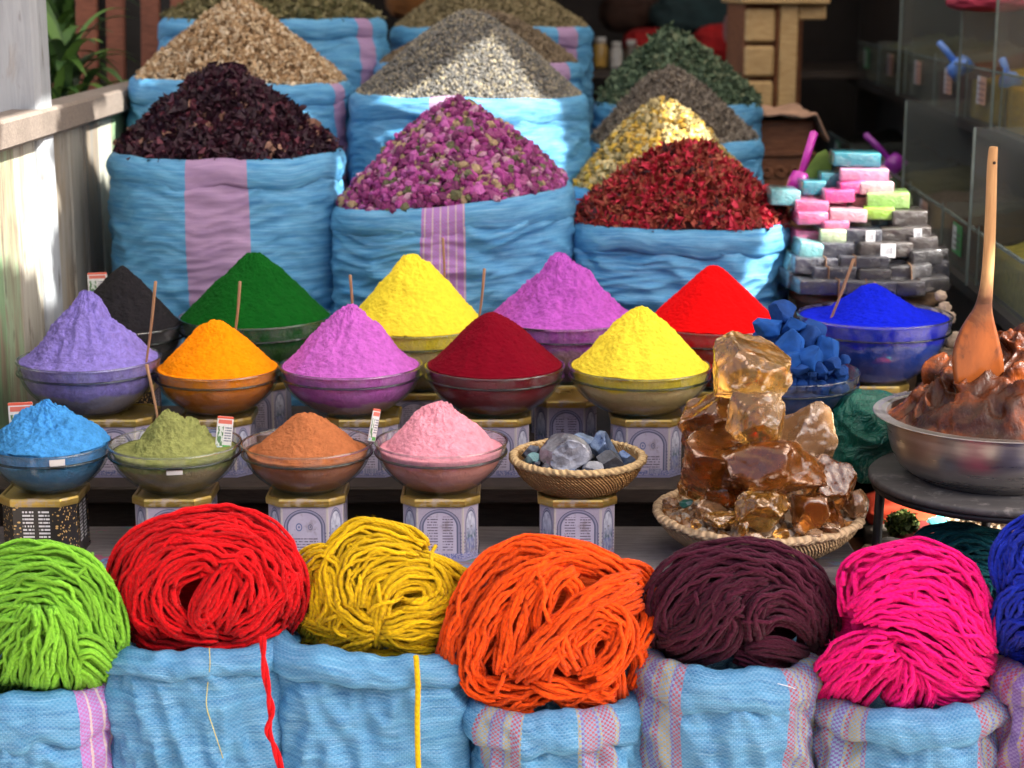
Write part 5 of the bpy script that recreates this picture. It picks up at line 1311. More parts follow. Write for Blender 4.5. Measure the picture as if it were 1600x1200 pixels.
yarn('mustard', 'mustard', 'mustard yellow yarn bundle tied into a knot at its front', (600, 930), (138, 112), 2.70, .085, [
    ([(470, 1000), (462, 945), (478, 895), (510, 880), (528, 920), (515, 980), (495, 1015)], 25, .0, 1.1), ([(640, 872), (690, 886), (724, 912), (728, 950), (700, 985)], 20, .35, 1.1), ([(480, 1000), (500, 955), (500, 905)], 18, 0., 1.1), ([(490, 1020), (530, 990), (525, 940)], 16, 0., 1.1),
    ([(525, 950), (522, 885), (548, 835), (590, 828), (640, 845), (662, 862)], 22, .3, 1.1), ([(545, 960), (545, 895), (585, 858), (650, 866)], 22, .5, 1.1), ([(565, 965), (575, 910), (620, 880), (660, 878)], 18, .7, 1.1),
    ([(588, 985), (600, 930), (635, 893), (680, 898), (690, 930), (660, 950), (620, 950)], 17, 1.0, 1.1), ([(600, 940), (625, 915), (660, 915), (668, 938), (640, 950)], 11, 1.3, 1.1),
    ([(590, 984), (560, 970), (530, 940), (520, 905)], 18, .8, 1.1), ([(590, 984), (640, 965), (690, 945), (730, 918)], 20, .7, 1.1), ([(590, 986), (650, 985), (700, 980), (732, 960)], 20, .7, 1.1),
    ([(590, 988), (640, 1005), (690, 1012), (705, 1030)], 17, .8, 1.1), ([(588, 986), (545, 1002), (500, 1010), (470, 1000)], 18, .7, 1.1), ([(586, 984), (540, 985), (500, 975), (472, 960)], 15, .8, 1.1),
    ([(470, 1005), (530, 1030), (600, 1034), (660, 1025), (700, 1010)], 17, .3, 1.1), ([(588, 950), (592, 985), (588, 1012)], 9, 1.6, 1.1)],
    (.68, .43, .004), seed=11, loose=[('loose_strand', [(650, 1025), (653, 1070), (652, 1130), (654, 1215)], 4.2, .160, 1)], dark=.55)
yarn('orange', 'orange', 'large orange yarn bundle coiled in loose loops', (855, 985), (165, 140), 2.66, .09, [
    ([(1010, 935), (960, 890), (890, 858), (820, 858), (765, 885), (725, 945), (708, 1005), (706, 1060), (738, 1098), (800, 1096), (860, 1080)], 22, .4, 1.15),
    ([(985, 905), (910, 872), (840, 882), (785, 930), (750, 990), (735, 1045), (760, 1075), (830, 1074)], 20, .55, 1.1),
    ([(875, 868), (835, 900), (812, 955), (798, 1010), (790, 1055)], 19, .7, 1.1), ([(905, 880), (868, 905), (848, 950), (845, 985)], 15, .8, 1.1), ([(880, 900), (900, 920), (890, 965), (870, 990)], 12, .7, 1.1),
    ([(800, 1058), (850, 1012), (905, 958), (960, 922), (1010, 905)], 23, 1.05, 1.15), ([(820, 1066), (875, 1010), (930, 965), (1000, 930)], 18, 1.1, 1.1),
    ([(900, 1048), (880, 1010), (895, 975), (940, 958), (972, 975), (968, 1015), (940, 1050), (905, 1062)], 20, 1.2, 1.15), ([(925, 1050), (915, 1010), (935, 985), (958, 1000), (950, 1040)], 11, 1.5, 1.1),
    ([(835, 1062), (880, 1078), (930, 1085), (965, 1090)], 16, .9, 1.1), ([(860, 1075), (885, 1095), (905, 1116)], 11, 1.0, 1.2), ([(920, 1070), (928, 1095), (930, 1118)], 12, 1.0, 1.2), ([(965, 1050), (968, 1085), (966, 1114)], 11, .9, 1.2), ([(895, 1070), (912, 1095), (918, 1112)], 9, 1.1, 1.2),
    ([(965, 882), (1000, 895), (1016, 935), (1008, 985), (985, 1020)], 17, .1, 1.1), ([(955, 876), (972, 884), (990, 905)], 9, .4, 1.2), ([(975, 874), (1005, 900), (1014, 930)], 10, .3, 1.2), ([(990, 1000), (1000, 1040), (985, 1075)], 13, -.5, 1.)],
    (.92, .085, .003), seed=17, dark=.5)
yarn('plum', 'plum', 'dark plum purple yarn bundle drooping over a frayed sack', (1155, 950), (145, 105), 2.68, .095, [
    ([(1025, 1005), (1030, 930), (1075, 878), (1140, 862), (1210, 870), (1265, 905), (1288, 960), (1285, 1010)], 23, .3, 1.1),
    ([(1035, 1015), (1050, 950), (1100, 900), (1165, 885), (1225, 905), (1265, 950), (1270, 1010)], 23, .5, 1.1),
    ([(1025, 1000), (1075, 985), (1115, 940), (1160, 905), (1215, 905)], 21, .8, 1.1), ([(1045, 1025), (1095, 1000), (1130, 960), (1155, 925)], 20, 1.0, 1.1),
    ([(1080, 1030), (1130, 1010), (1145, 975), (1125, 955)], 15, 1.1, 1.1), ([(1065, 1000), (1085, 1030), (1112, 1026)], 10, 1.0, 1.1),
    ([(1178, 1000), (1180, 950), (1220, 925), (1262, 950), (1285, 985)], 19, .9, 1.1), ([(1185, 985), (1210, 960), (1250, 970), (1275, 1000)], 14, 1.0, 1.1),
    ([(1165, 1012), (1215, 1012), (1262, 1025), (1280, 1010)], 15, .8, 1.1), ([(1150, 1020), (1200, 1036), (1250, 1048), (1270, 1040)], 15, .6, 1.1), ([(1200, 1040), (1240, 1055), (1255, 1062)], 9, .6, 1.1)],
    (.058, .005, .020), seed=23, dark=.5)
yarn('pink', 'pink', 'hot pink yarn bundle folded in two lobes over a frayed hem', (1420, 985), (150, 142), 2.65, .09, [
    ([(1335, 960), (1335, 895), (1385, 865), (1440, 858), (1500, 890), (1530, 945), (1540, 1005)], 22, .3, 1.1),
    ([(1345, 935), (1395, 895), (1455, 888), (1505, 925), (1530, 985)], 22, .5, 1.1), ([(1330, 958), (1385, 925), (1450, 922), (1505, 960), (1535, 1010)], 23, .65, 1.1),
    ([(1335, 980), (1395, 952), (1455, 958), (1510, 995), (1550, 1030)], 22, .8, 1.1), ([(1350, 982), (1410, 980), (1465, 1008), (1515, 1045), (1552, 1062)], 22, 1.0, 1.1), ([(1400, 1000), (1440, 1030), (1490, 1062), (1540, 1075)], 20, .9, 1.1), ([(1440, 1050), (1480, 1082), (1530, 1085)], 16, .7, 1.1),
    ([(1400, 1000), (1345, 1012), (1295, 1045), (1262, 1090)], 22, .9, 1.1), ([(1410, 1010), (1355, 1035), (1310, 1070), (1285, 1108)], 22, 1.0, 1.1), ([(1415, 1020), (1370, 1055), (1335, 1100)], 19, 1.0, 1.1), ([(1420, 1025), (1415, 1070), (1390, 1100)], 18, 1.0, 1.1), ([(1430, 1040), (1450, 1075), (1440, 1105)], 15, .9, 1.1),
    ([(1325, 1040), (1332, 1080), (1322, 1118), (1300, 1130), (1292, 1112)], 6, 1.6, 1.2), ([(1400, 1050), (1422, 1085), (1408, 1118), (1368, 1128), (1352, 1108)], 6, 1.6, 1.2), ([(1345, 870), (1332, 890), (1330, 920)], 5, .6, 1.2)],
    (.90, .002, .20), seed=29, dark=.5)
yarn('teal', 'teal', 'dark teal yarn bundle in the shade under the stool', (1535, 905), (115, 88), 2.985, .07, [
    ([(1430, 900), (1450, 845), (1500, 835), (1560, 850), (1610, 880), (1640, 940)], 22, .3, 1.1), ([(1440, 920), (1470, 870), (1530, 865), (1590, 900), (1630, 950)], 22, .5, 1.1), ([(1450, 950), (1490, 905), (1550, 905), (1610, 950)], 22, .6, 1.1), ([(1460, 980), (1510, 945), (1570, 950), (1620, 985)], 22, .6, 1.1)],
    (.006, .10, .115), seed=31, dark=.5)
yarn('royal', 'royal', 'royal blue yarn bundle cut by the picture edge', (1680, 930), (118, 120), 2.63, .085, [
    ([(1575, 930), (1572, 870), (1600, 825), (1650, 815), (1720, 840), (1760, 900)], 22, .3, 1.1), ([(1590, 900), (1610, 850), (1670, 850), (1730, 900)], 22, .5, 1.1), ([(1580, 925), (1610, 905), (1680, 920), (1740, 960)], 20, .7, 1.1),
    ([(1570, 1000), (1580, 950), (1620, 930), (1690, 960)], 22, .8, 1.1), ([(1565, 1020), (1590, 985), (1640, 980), (1700, 1010)], 22, .7, 1.1), ([(1575, 1030), (1630, 1030), (1700, 1035)], 18, .6, 1.1)],
    (.008, .025, .40), seed=37, dark=.5)
# ------------------------------------------------------------------ soap bars on a round wooden table
st_c = at(1352, 452, 3.93); SR = 236 * mpp(452, 3.93) / 2
tb = empty('round_table', (st_c[0], 3.93, 0), 'round wooden table carrying the pile of wrapped soap', 'table')
M_tabw = m_wood('table_wood', (.22, .13, .07), (.38, .25, .15), (3, 30, 30))
V, F, _ = revolve([(0, 0), (SR - .01, 0), (SR, .004), (SR, .016), (SR - .004, .02), (0, .02)], 80)
mk('table_top', V + np.array([st_c[0], 3.93, st_c[2] - .02]), F, M_tabw, tb)
V, F, _ = revolve([(.0, -.05), (SR - .03, -.05), (SR - .012, 0)], 80)
mk('apron', V + np.array([st_c[0], 3.93, st_c[2] - .021]), F, M_tabw, tb)
for a in (45, 135, 225, 315):
    x, y = .7 * SR * math.cos(math.radians(a)), .7 * SR * math.sin(math.radians(a))
    mk('leg', *box(st_c[0] + x - .018, st_c[0] + x + .018, 3.93 + y - .018, 3.93 + y + .018, 0, st_c[2] - .072), M_tabw, tb, False)
def m_soap(name, c, film=.5):
    t = NT(name); o = t.coord(); n = t.noise(26, 5, o, .65, 1.); f = t.noise(60, 4, t.scale(o, (1, 2, 1)), .7, 1.5)
    col = t.mix(t.mapr(n, .35, .7), tuple(x * .75 for x in c), c)
    col = t.mix(t.math('MULTIPLY', t.mapr(f, .6, .72), film * .5), col, (.80, .82, .85))
    return t.done(t.bsdf(color=col, rough=.3, spec=.6, coat=1., coatr=.06, normal=t.bump(f, .5, .010, t.bump(n, .4, .012))))
def m_film():
    t = NT('clear_film'); o = t.coord(); n = t.noise(30, 5, o, .7, 1.5)
    nr = t.bump(n, 1., .02)
    g = t.n('BsdfGlossy', {'Color': (1, 1, 1), 'Roughness': .10, 'Normal': nr}).outputs[0]; tr = t.n('BsdfTransparent', {'Color': (.985, .985, .99)}).outputs[0]
    fr = t.math('ADD', .015, t.math('POWER', t.n('LayerWeight', {'Blend': .5, 'Normal': nr}).outputs['Facing'], 4.))
    return t.done(t.n('MixShader', {0: t.math('MULTIPLY', fr, .9, clamp=True), 1: tr, 2: g}).outputs[0])
M_film = m_film()
SC = {'teal': (.01, .26, .34), 'lightpink': (.75, .32, .52), 'pinkwhite': (.78, .42, .50), 'hotpink': (.78, .05, .30), 'paleteal': (.16, .48, .52), 'pink': (.72, .12, .30), 'salmon': (.78, .30, .25), 'green': (.36, .62, .16), 'limegreen': (.36, .66, .05),
      'whitegreen': (.62, .75, .45), 'aqua': (.25, .66, .68), 'black': (.020, .018, .022), 'brownblack': (.045, .032, .028), 'blueblack': (.018, .022, .045)}
SM = {k: m_soap('soap_' + k, v, .55 if 'black' in k else .22) for k, v in SC.items()}
M_bar = m_print('barcode_label', (.72, .72, .74), [('b', .28, .25, .82, .72, 42., (.05, .05, .07))], .4)
soaps = [  # px, py, w, h, colour, roll, label tag, description
    (1338, 248, 76, 23, 'teal', .02, 0, 'teal wrapped soap bar on the very top of the pile'),
    (1350, 272, 78, 21, 'lightpink', 0, 0, 'pale pink wrapped soap bar second from the top'),
    (1364, 292, 56, 21, 'pinkwhite', 0, 0, 'sunlit whitish pink soap bar third from the top'),
    (1331, 292, 42, 20, 'hotpink', -.1, 0, 'hot pink soap bar beside the sunlit whitish pink one'),
    (1310, 305, 48, 21, 'hotpink', -.05, 0, 'hot pink rounded soap bar above the salmon one'),
    (1296, 279, 32, 24, 'teal', .0, 0, 'dark teal soap bar standing behind the upper pink bars'),
    (1269, 292, 38, 24, 'teal', .0, 0, 'dark teal soap bar in front of the green scoop'),
    (1224, 307, 48, 26, 'paleteal', .05, 0, 'pale teal wrapped soap bar beside the red petal heap'),
    (1268, 321, 54, 20, 'pink', .04, 0, 'bright pink soap bar under clear film by the red petal sack'),
    (1305, 320, 34, 20, 'hotpink', .0, 0, 'hot pink soap bar end above the whitish pink front bar'),
    (1343, 316, 30, 22, 'salmon', .0, 0, 'small salmon pink soap bar beside the large green bar'),
    (1388, 312, 68, 27, 'green', -.03, 0, 'large pale green soap bar with a torn film corner'),
    (1374, 332, 50, 20, 'limegreen', .0, 0, 'vivid lime green soap bar under the large pale green one'),
    (1325, 335, 60, 22, 'pinkwhite', .02, 0, 'whitish pink soap bar in front of the lime green one'),
    (1266, 339, 50, 21, 'pink', .0, 0, 'bright pink soap bar below the filmed pink one'),
    (1342, 350, 34, 18, 'whitegreen', .0, 0, 'pale green white soap bar under the whitish pink front bar'),
    (1301, 351, 42, 16, 'pink', .0, 0, 'thin pink soap bar lying above the white and green one'),
    (1301, 367, 42, 22, 'whitegreen', .0, 0, 'glaring white and green soap bar beside the black bars'),
    (1256, 369, 38, 24, 'pink', .05, 0, 'lowest pink soap bar against the red petal sack'),
    (1264, 389, 40, 28, 'aqua', .15, 0, 'crumpled turquoise film packet at the left of the black bars'),
    (1240, 410, 24, 28, 'aqua', .3, 0, 'pale turquoise film packet squeezed against the sack'),
    (1416, 339, 58, 26, 'brownblack', .0, 0, 'topmost black soap bar with a shiny top'),
    (1380, 346, 26, 22, 'aqua', .1, 0, 'scrap of bright blue film beside the topmost black bar'),
    (1347, 367, 60, 24, 'blueblack', .0, 1, 'black soap bar with a barcode beside the glaring white bar'),
    (1416, 365, 80, 25, 'brownblack', -.05, 2, 'black soap bar with a barcode near its far end, second row'),
    (1381, 388, 86, 25, 'brownblack', .0, 3, 'black soap bar with a large white barcode label at its centre'),
    (1442, 379, 46, 24, 'brownblack', -.08, 0, 'black soap bar under the second row barcode bar'),
    (1306, 389, 54, 26, 'blueblack', .0, 0, 'dark soap bar with a brown tie beside the turquoise packet'),
    (1440, 400, 50, 25, 'black', -.08, 0, 'black soap bar with white glare, end of the fourth row'),
    (1346, 410, 80, 26, 'blueblack', .02, 0, 'black soap bar tied with string in the middle of the fifth row'),
    (1272, 413, 70, 27, 'blueblack', .03, 0, 'long bluish black soap bar at the sack end of the fifth row'),
    (1398, 413, 34, 24, 'black', .0, 0, 'black soap bar end in the dark middle of the fifth row'),
    (1466, 398, 28, 26, 'black', -.1, 0, 'small black soap packet sticking out at the far edge, upper'),
    (1464, 418, 32, 26, 'blueblack', -.1, 0, 'small black soap packet sticking out at the far edge, lower'),
    (1298, 425, 72, 23, 'blueblack', .0, 0, 'black soap bar with a pale string in the sixth row'),
    (1366, 428, 50, 22, 'black', .0, 0, 'black soap bar hidden in the shade of the sixth row'),
    (1422, 424, 66, 26, 'black', -.1, 0, 'glossy black soap bar with crumpled film in the sixth row'),
    (1240, 436, 34, 28, 'blueblack', .1, 0, 'bluish soap packet at the table edge by the red petal sack'),
    (1286, 446, 94, 25, 'blueblack', .02, 0, 'longest bluish black soap bar on the bottom row'),
    (1361, 448, 80, 25, 'blueblack', .0, 0, 'bluish black soap bar on the bottom row behind the blue peak'),
    (1420, 448, 48, 25, 'black', -.04, 0, 'black soap bar on the bottom row between blue peak and table end'),
    (1451, 442, 50, 24, 'black', -.07, 0, 'tied black soap bar at the far end of the bottom row')]
for i, (px, py, w, h, ck, roll, lab, lb) in enumerate(soaps):
    Y = 3.74 + (455 - py) / 205 * .26 + (.05 if w < 40 else 0)
    s = mpp(py, Y); sx, sz, sy = w * s * .96, h * s * .94, .095
    V, F = bevbox(sx, sy, sz, .0035, 2); V[:, 2] -= sz / 2
    p = at(px, py, Y) + np.array([0, .017, 0])
    o = empty('soap_bar', tuple(p), lb, 'soap', 'soap bars piled on the round table', rot=(0, roll, rng.uniform(-.15, .15)))
    mk('bar', V, F, SM[ck], o, True, local=True)
    # crinkled clear wrapper with a twisted end
    g = ico(3)[0]; q = np.abs(g).max(axis=1)[:, None]; W_ = g / q
    W_ = W_ * np.array([sx * .52, sy * .54, sz * .54]) * (1 + .06 * perlin(g[:, 0] * 4 + i, g[:, 1] * 4, g[:, 2] * 4))[:, None]
    W_[:, 0] *= 1 + .12 * (np.abs(W_[:, 2]) < sz * .2)
    mk('wrapper', W_, ico(3)[1], M_film, o, False, local=True)
    if lab:
        lx = {1: .18, 2: .22, 3: .02}[lab] * sx; lw = {1: .020, 2: .017, 3: .032}[lab]; lh = sz * .92
        V = np.array([(lx - lw / 2, -sy * .56, -lh / 2), (lx + lw / 2, -sy * .56, -lh / 2), (lx + lw / 2, -sy * .56, lh / 2), (lx - lw / 2, -sy * .56, lh / 2)])
        V = np.concatenate([V, V + np.array([0, .0006, 0])])
        mk('barcode_label', V, np.array([(0, 1, 2, 3), (5, 4, 7, 6), (0, 4, 5, 1), (1, 5, 6, 2), (2, 6, 7, 3), (3, 7, 4, 0)]), M_bar, o, False, uv=np.array([(0, 0), (1, 0), (1, 1), (0, 1)] * 2), local=True)
    if 'black' in ck and w > 60 and not lab:
        x = rng.uniform(-.2, .25) * sx
        V, F = bevbox(.0022, sy * 1.13, sz * 1.13, .0006); V[:, 2] -= sz * .565; V[:, 0] += x
        mk('string', V, F, bpy.data.materials['stick_wood'], o, False, local=True)
M_soapcore = m_plain('dark_soap_stack', (.03, .025, .03), .5)
for i, (px, py, w, Y, lb) in enumerate([(1352, 440, 200, 3.95, 'dark'), (1352, 405, 170, 3.98, 'dark'), (1345, 365, 140, 4.0, 'dark'), (1335, 325, 90, 4.02, 'dark')]):
    pass

# pale knobbly stones beside the blue bowl
M_stone = m_plain('pale_knobbly_stone', (.52, .40, .29), .8, var=.3, nsc=14, bump=.5)
for i, (px, py, w, h, Y, lb) in enumerate([(1470, 462, 20, 18, 3.72, 'small pale knob like stone at the table edge, highest of its string'), (1476, 480, 22, 20, 3.71, 'pale rounded stone just under the highest one'), (1462, 490, 26, 22, 3.72, 'pale rounded stone touching the ultramarine bowl rim'), (1482, 497, 24, 22, 3.7, 'pale stone in the middle of the string'),
        (1488, 530, 30, 26, 3.66, 'pinkish pale stone beside the spatula blade'), (1478, 560, 48, 36, 3.68, 'large grey pale stone between ultramarine bowl and basin'), (1492, 580, 30, 18, 3.6, 'flat mottled stone low by the soap paste'), (1456, 590, 34, 16, 3.62, 'flat pale stone under the ultramarine bowl side')]):
    place_rock('pale_stone', lb, 'stone', 'pale stones beside the ultramarine bowl', px, py, w, h, Y, M_stone, 200 + i, cuts=5, rough=.18, lo=.7, hi=.95)
_p = at(1480, 606, 3.66); _q = at(1440, 606, 3.66)
tag(mk('crate', *box(_q[0] + .0, _p[0] + .10, 3.56, 3.72, 0, _p[2] - .0, .006), M_dark, None, False), 'dark wooden crate standing behind the basin', 'crate')

# ------------------------------------------------------------------ glass bins along the side of the shop
M_bing = NT('bin_glass')
_t = M_bing.n('BsdfTransparent', {'Color': (.92, .95, .93)}).outputs[0]; _g = M_bing.n('BsdfGlossy', {'Color': (1, 1, 1), 'Roughness': .08}).outputs[0]; _d = M_bing.n('BsdfDiffuse', {'Color': (.35, .38, .36)}).outputs[0]
M_bing = M_bing.done(M_bing.n('MixShader', {0: .09, 1: M_bing.n('MixShader', {0: M_bing.math('ADD', .04, M_bing.math('MULTIPLY', M_bing.math('POWER', M_bing.n('LayerWeight', {'Blend': .5}).outputs['Facing'], 5.), .6)), 1: _t, 2: _g}).outputs[0], 2: _d}).outputs[0])
M_bedge = m_plain('glass_edge', (.16, .20, .185), .25)
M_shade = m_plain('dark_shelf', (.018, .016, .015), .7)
M_tag = [m_print('price_tag_a', (.58, .36, .27), [('r', 0, 0, .35, 1, (.50, .52, .58)), ('t', .1, .1, .9, .9, 4, (.2, .1, .1))]), m_print('price_tag_b', (.06, .28, .10), [('r', 0, .1, .45, .9, (.55, .6, .62)), ('t', .1, .2, .9, .8, 3, (.1, .1, .1))])]
rack = empty('bin_rack', (1.45, 5.4, 0), 'dark stepped rack that holds two tiers of glass spice bins', 'rack')
def xw(Y): return 1.20 + (Y - 4.2) * .055
def shear_box(Y0, Y1, d0, d1, z0, z1):
    """box that follows the slanting line of the rack; d: distance behind its front"""
    V = np.array([(xw(Y) + d, Y, z) for z in (z0, z1) for (Y, d) in ((Y0, d0), (Y1, d0), (Y1, d1), (Y0, d1))])
    return V, np.array([(3, 2, 1, 0), (4, 5, 6, 7), (0, 1, 5, 4), (1, 2, 6, 5), (2, 3, 7, 6), (3, 0, 4, 7)])
for (z0, z1, d0, d1) in ((1.175, 1.20, -.02, .60), (.865, .89, -.16, .40), (.0, .865, -.10, .40), (.89, 1.175, .10, .60), (1.60, 1.63, .30, .60), (1.20, 2.0, .56, .60)):
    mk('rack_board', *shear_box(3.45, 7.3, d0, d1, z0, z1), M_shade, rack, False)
spice = {'dusty green': (.16, .16, .08), 'grey brown': (.13, .11, .085), 'dull olive': (.12, .11, .045), 'dark brown': (.05, .025, .012), 'mustard': (.42, .26, .012), 'turmeric yellow': (.62, .34, .006), 'dark red': (.12, .02, .012), 'yellow green': (.30, .27, .06), 'black tea like': (.02, .018, .014), 'pale grey': (.22, .22, .19)}
def bin_(Y0, Y1, zb, h, dfront, word, tagk, lbl, tall=False):
    g = empty('glass_bin', (xw(Y0) + dfront, (Y0 + Y1) / 2, zb), lbl, 'spice bin', 'glass spice bins along the side of the shop')
    mk('front_panel', *shear_box(Y0 + .004, Y1 - .004, dfront, dfront + .006, zb, zb + h), M_bing, g, False)
    mk('side_panel', *shear_box(Y0 - .003, Y0 + .003, dfront + .007, dfront + .34, zb, zb + h + .02), M_bing, g, False)
    mk('rim', *shear_box(Y0 + .004, Y1 - .004, dfront - .001, dfront + .007, zb + h + .0005, zb + h + .006), M_bedge, g, False)
    if tall: mk('tall_pane', *shear_box(Y0 - .004, Y0 + .004, dfront - .02, dfront + .33, zb + h + .021, zb + h + .24), M_bing, g, False); mk('pane_edge', *shear_box(Y0 - .005, Y0 + .005, dfront - .026, dfront - .0205, zb, zb + h + .24), M_bedge, g, False)
    mk('edge_strip', *shear_box(Y0 - .004, Y0 + .003, dfront - .003, dfront - .0005, zb, zb + h + .02), M_bedge, g, False)
    if tagk is not None:
        Ym = (Y0 * .45 + Y1 * .55); V = np.array([(xw(Y) + dfront - .002, Y, zb + h * .62 + q * .036) for q in (-1, 1) for Y in (Ym + .055, Ym - .055)])[[0, 1, 3, 2]]
        V = np.concatenate([V, V + np.array([.0012, 0, 0])])
        mk('price_tag', V, np.array([(0, 1, 2, 3), (5, 4, 7, 6), (0, 4, 5, 1), (1, 5, 6, 2), (2, 6, 7, 3), (3, 7, 4, 0)]), M_tag[tagk], g, False, uv=np.array([(0, 0), (1, 0), (1, 1), (0, 1)] * 2))
    # the spice: a sloping heap
    n = 26; a, b = np.meshgrid(np.linspace(0, 1, n), np.linspace(0, 1, n))
    Yv = Y0 + .008 + (Y1 - Y0 - .016) * a; d = dfront + .012 + .30 * b
    z = zb + .01 + h * (.68 + .55 * b * (1 - .3 * np.cos((a - .5) * 5) ** 2) + .10 * perlin(a * 5 + Y0, b * 5, zb * 9))
    top = np.stack([xw(Yv) + d, Yv, z], -1).reshape(-1, 3); low = top.copy(); low[:, 2] = zb + .003
    idx = np.arange(n * n).reshape(n, n); ring = np.concatenate([idx[0], idx[1:, -1], idx[-1, ::-1][1:], idx[::-1, 0][1:-1]]); r2 = np.roll(ring, -1)
    V = np.concatenate([top, low]); F = np.concatenate([gridF(n, n), np.stack([ring, ring + n * n, r2 + n * n, r2], 1)])
    c = spice[word]
    nm = 'spice_' + word.replace(' ', '_')
    m = bpy.data.materials.get(nm) or m_powder(nm, c, lumps=.9, dark=.5)
    tag(mk('spice_heap', V, F, m, None, True), '%s spice inside the %s' % (word, lbl[:1].lower() + lbl[1:].replace('holding ', 'of ')) if False else ('' if word in lbl else word + ' ') + 'spice filling the ' + re.sub(' with a.*tag| nearest the viewer|, vivid yellow|, farthest', '', lbl).replace(' in the upper tier', ', upper tier').replace(' in the lower tier', ', lower tier').replace(' of the upper tier', ', upper tier').replace(' of the lower tier', ', lower tier').replace('second from the desk, upper tier', 'second from the desk').replace(' behind the soap pile top', ' behind the soap').replace('next to the turmeric yellow one', 'by the yellow one'), 'spice', 'spices in the glass bins')
up = [(6.6, 7.2, 'dusty green', 1, 'glass bin with a green tag, farthest of the upper tier by the desk'), (6.0, 6.6, 'dull olive', 0, 'glass bin second from the desk in the upper tier'), (5.45, 6.0, 'grey brown', 0, 'glass bin third from the desk in the upper tier'), (4.95, 5.45, 'dark red', 0, 'glass bin of dark red spice in the upper tier'),
      (4.5, 4.95, 'mustard', 0, 'glass bin of mustard spice in the upper tier'), (4.02, 4.5, 'turmeric yellow', None, 'glass bin nearest the viewer in the upper tier, vivid yellow')]
import re
for Y0, Y1, w, k, lb in up: bin_(Y0, Y1, 1.201, .135, .0, w, k, lb, Y0 in (4.95, 4.5, 6.))
dn = [(6.2, 6.9, 'black tea like', 1, 'glass bin of the lower tier farthest back by the carved chest'), (5.5, 6.2, 'black tea like', None, 'dark glass bin of the lower tier behind the soap pile top'), (4.95, 5.5, 'dull olive', 1, 'glass bin with a green tag in the lower tier beside the soap'), (4.45, 4.95, 'grey brown', 0, 'glass bin with an orange tag in the lower tier'), (4.0, 4.45, 'dark brown', 1, 'glass bin in the lower tier behind the spatula handle'), (3.5, 4.0, 'yellow green', None, 'glass bin nearest the viewer in the lower tier, yellow green herb')]
for Y0, Y1, w, k, lb in dn: bin_(Y0, Y1, .891, .115, -.14, w, k, lb, Y0 in (4.95, 4.0))

# scoops
def scoop(label, col, p0, p1, Y, cup=True, r=.030):
    m = bpy.data.materials.get('plastic_' + col[0]) or m_plain('plastic_' + col[0], col[1], .3, var=.1, bump=.05, coat=.3)
    a, b = at(p0[0], p0[1], Y), at(p1[0], p1[1], Y - .02)
    o = empty('plastic_scoop', tuple(b), label, 'scoop', 'plastic scoops in the shop')
    V, F = tube([a, a * .5 + b * .5 + np.array([0, 0, .002]), b], .0095, 12); mk('handle', V, F, m, o)
    if cup:
        d = (b - a) / np.linalg.norm(b - a); V, F, _ = revolve([(0, 0), (r * .8, .004), (r, .02), (r * 1.02, .055), (r * .95, .055), (r * .92, .02), (0, .008)], 24)
        R = np.array(Vector(d).to_track_quat('Z', 'Y').to_matrix()); mk('cup', V @ R.T + b, F, m, o)
scoop('larger blue scoop lying in the glass bin of dark red spice', ('blue', (.10, .24, .66)), (1467, 66), (1490, 94), 5.2, True, .036)
scoop('smaller blue scoop lying in the glass bin of mustard spice', ('blue', (.10, .24, .66)), (1566, 92), (1574, 116), 4.62, True, .028)
scoop('magenta scoop standing behind the olive green pad', ('magenta', (.55, .03, .42)), (1272, 207), (1254, 268), 4.09, True, .026)
scoop('purple scoop with a long handle above the soap pile', ('purple', (.28, .03, .36)), (1352, 210), (1386, 246), 5.4, True, .034)
# green leaf shaped scoop
P = [(1240, 300), (1262, 262), (1276, 240), (1290, 233), (1302, 250), (1297, 275), (1280, 292), (1262, 302)]
V = np.concatenate([np.array([at(x, y, 4.05) for x, y in P]), np.array([at(x, y, 4.062) for x, y in P])]); n = len(P)
tag(mk('sponge_pad', V, [np.array([list(range(n))]), np.array([[2 * n - 1 - i for i in range(n)]]), np.array([(i, (i + n), (i + 1) % n + n, (i + 1) % n) for i in range(n)])], m_plain('green_felt', (.13, .20, .035), .9, var=.3), None, False), 'olive green pad leaning against the soap pile', 'pad')

# ------------------------------------------------------------------ desk, carved chest, cloths and jars at the back
M_pine = m_wood('pine_wood', (.42, .26, .10), (.60, .42, .20), (4, 4, 24)); M_walnut = m_wood('walnut_wood', (.16, .055, .022), (.30, .12, .05), (4, 4, 24))
dk = at(1215, 160, 5.9); s = mpp(80, 5.9)
X = lambda px: (px - 800) * s
Zt, Zb = at(1215, 6, 5.9)[2], 0.
desk = empty('desk', (X(1215), 6.1, 0), 'small pale pine desk with a bank of drawers beside the glass bins', 'desk')
mk('desk_top', *box(X(1155), X(1292), 5.87, 6.45, Zt, Zt + .025), M_pine, desk, False)
mk('desk_side', *box(X(1212), X(1216), 5.905, 6.4, .0, Zt), M_walnut, desk, False)
mk('desk_carcass', *box(X(1163), X(1211), 5.93, 6.4, .0, Zt), M_walnut, desk, False)
mk('leg', *box(X(1218), X(1246), 5.90, 5.96, 0, Zt - .0005), M_pine, desk, False)
mk('leg', *box(X(1270), X(1290), 6.38, 6.44, 0, Zt - .0005), M_walnut, desk, False)
mk('front_rail', *box(X(1247), X(1290), 5.91, 5.94, Zt - .05, Zt - .001), M_pine, desk, False)
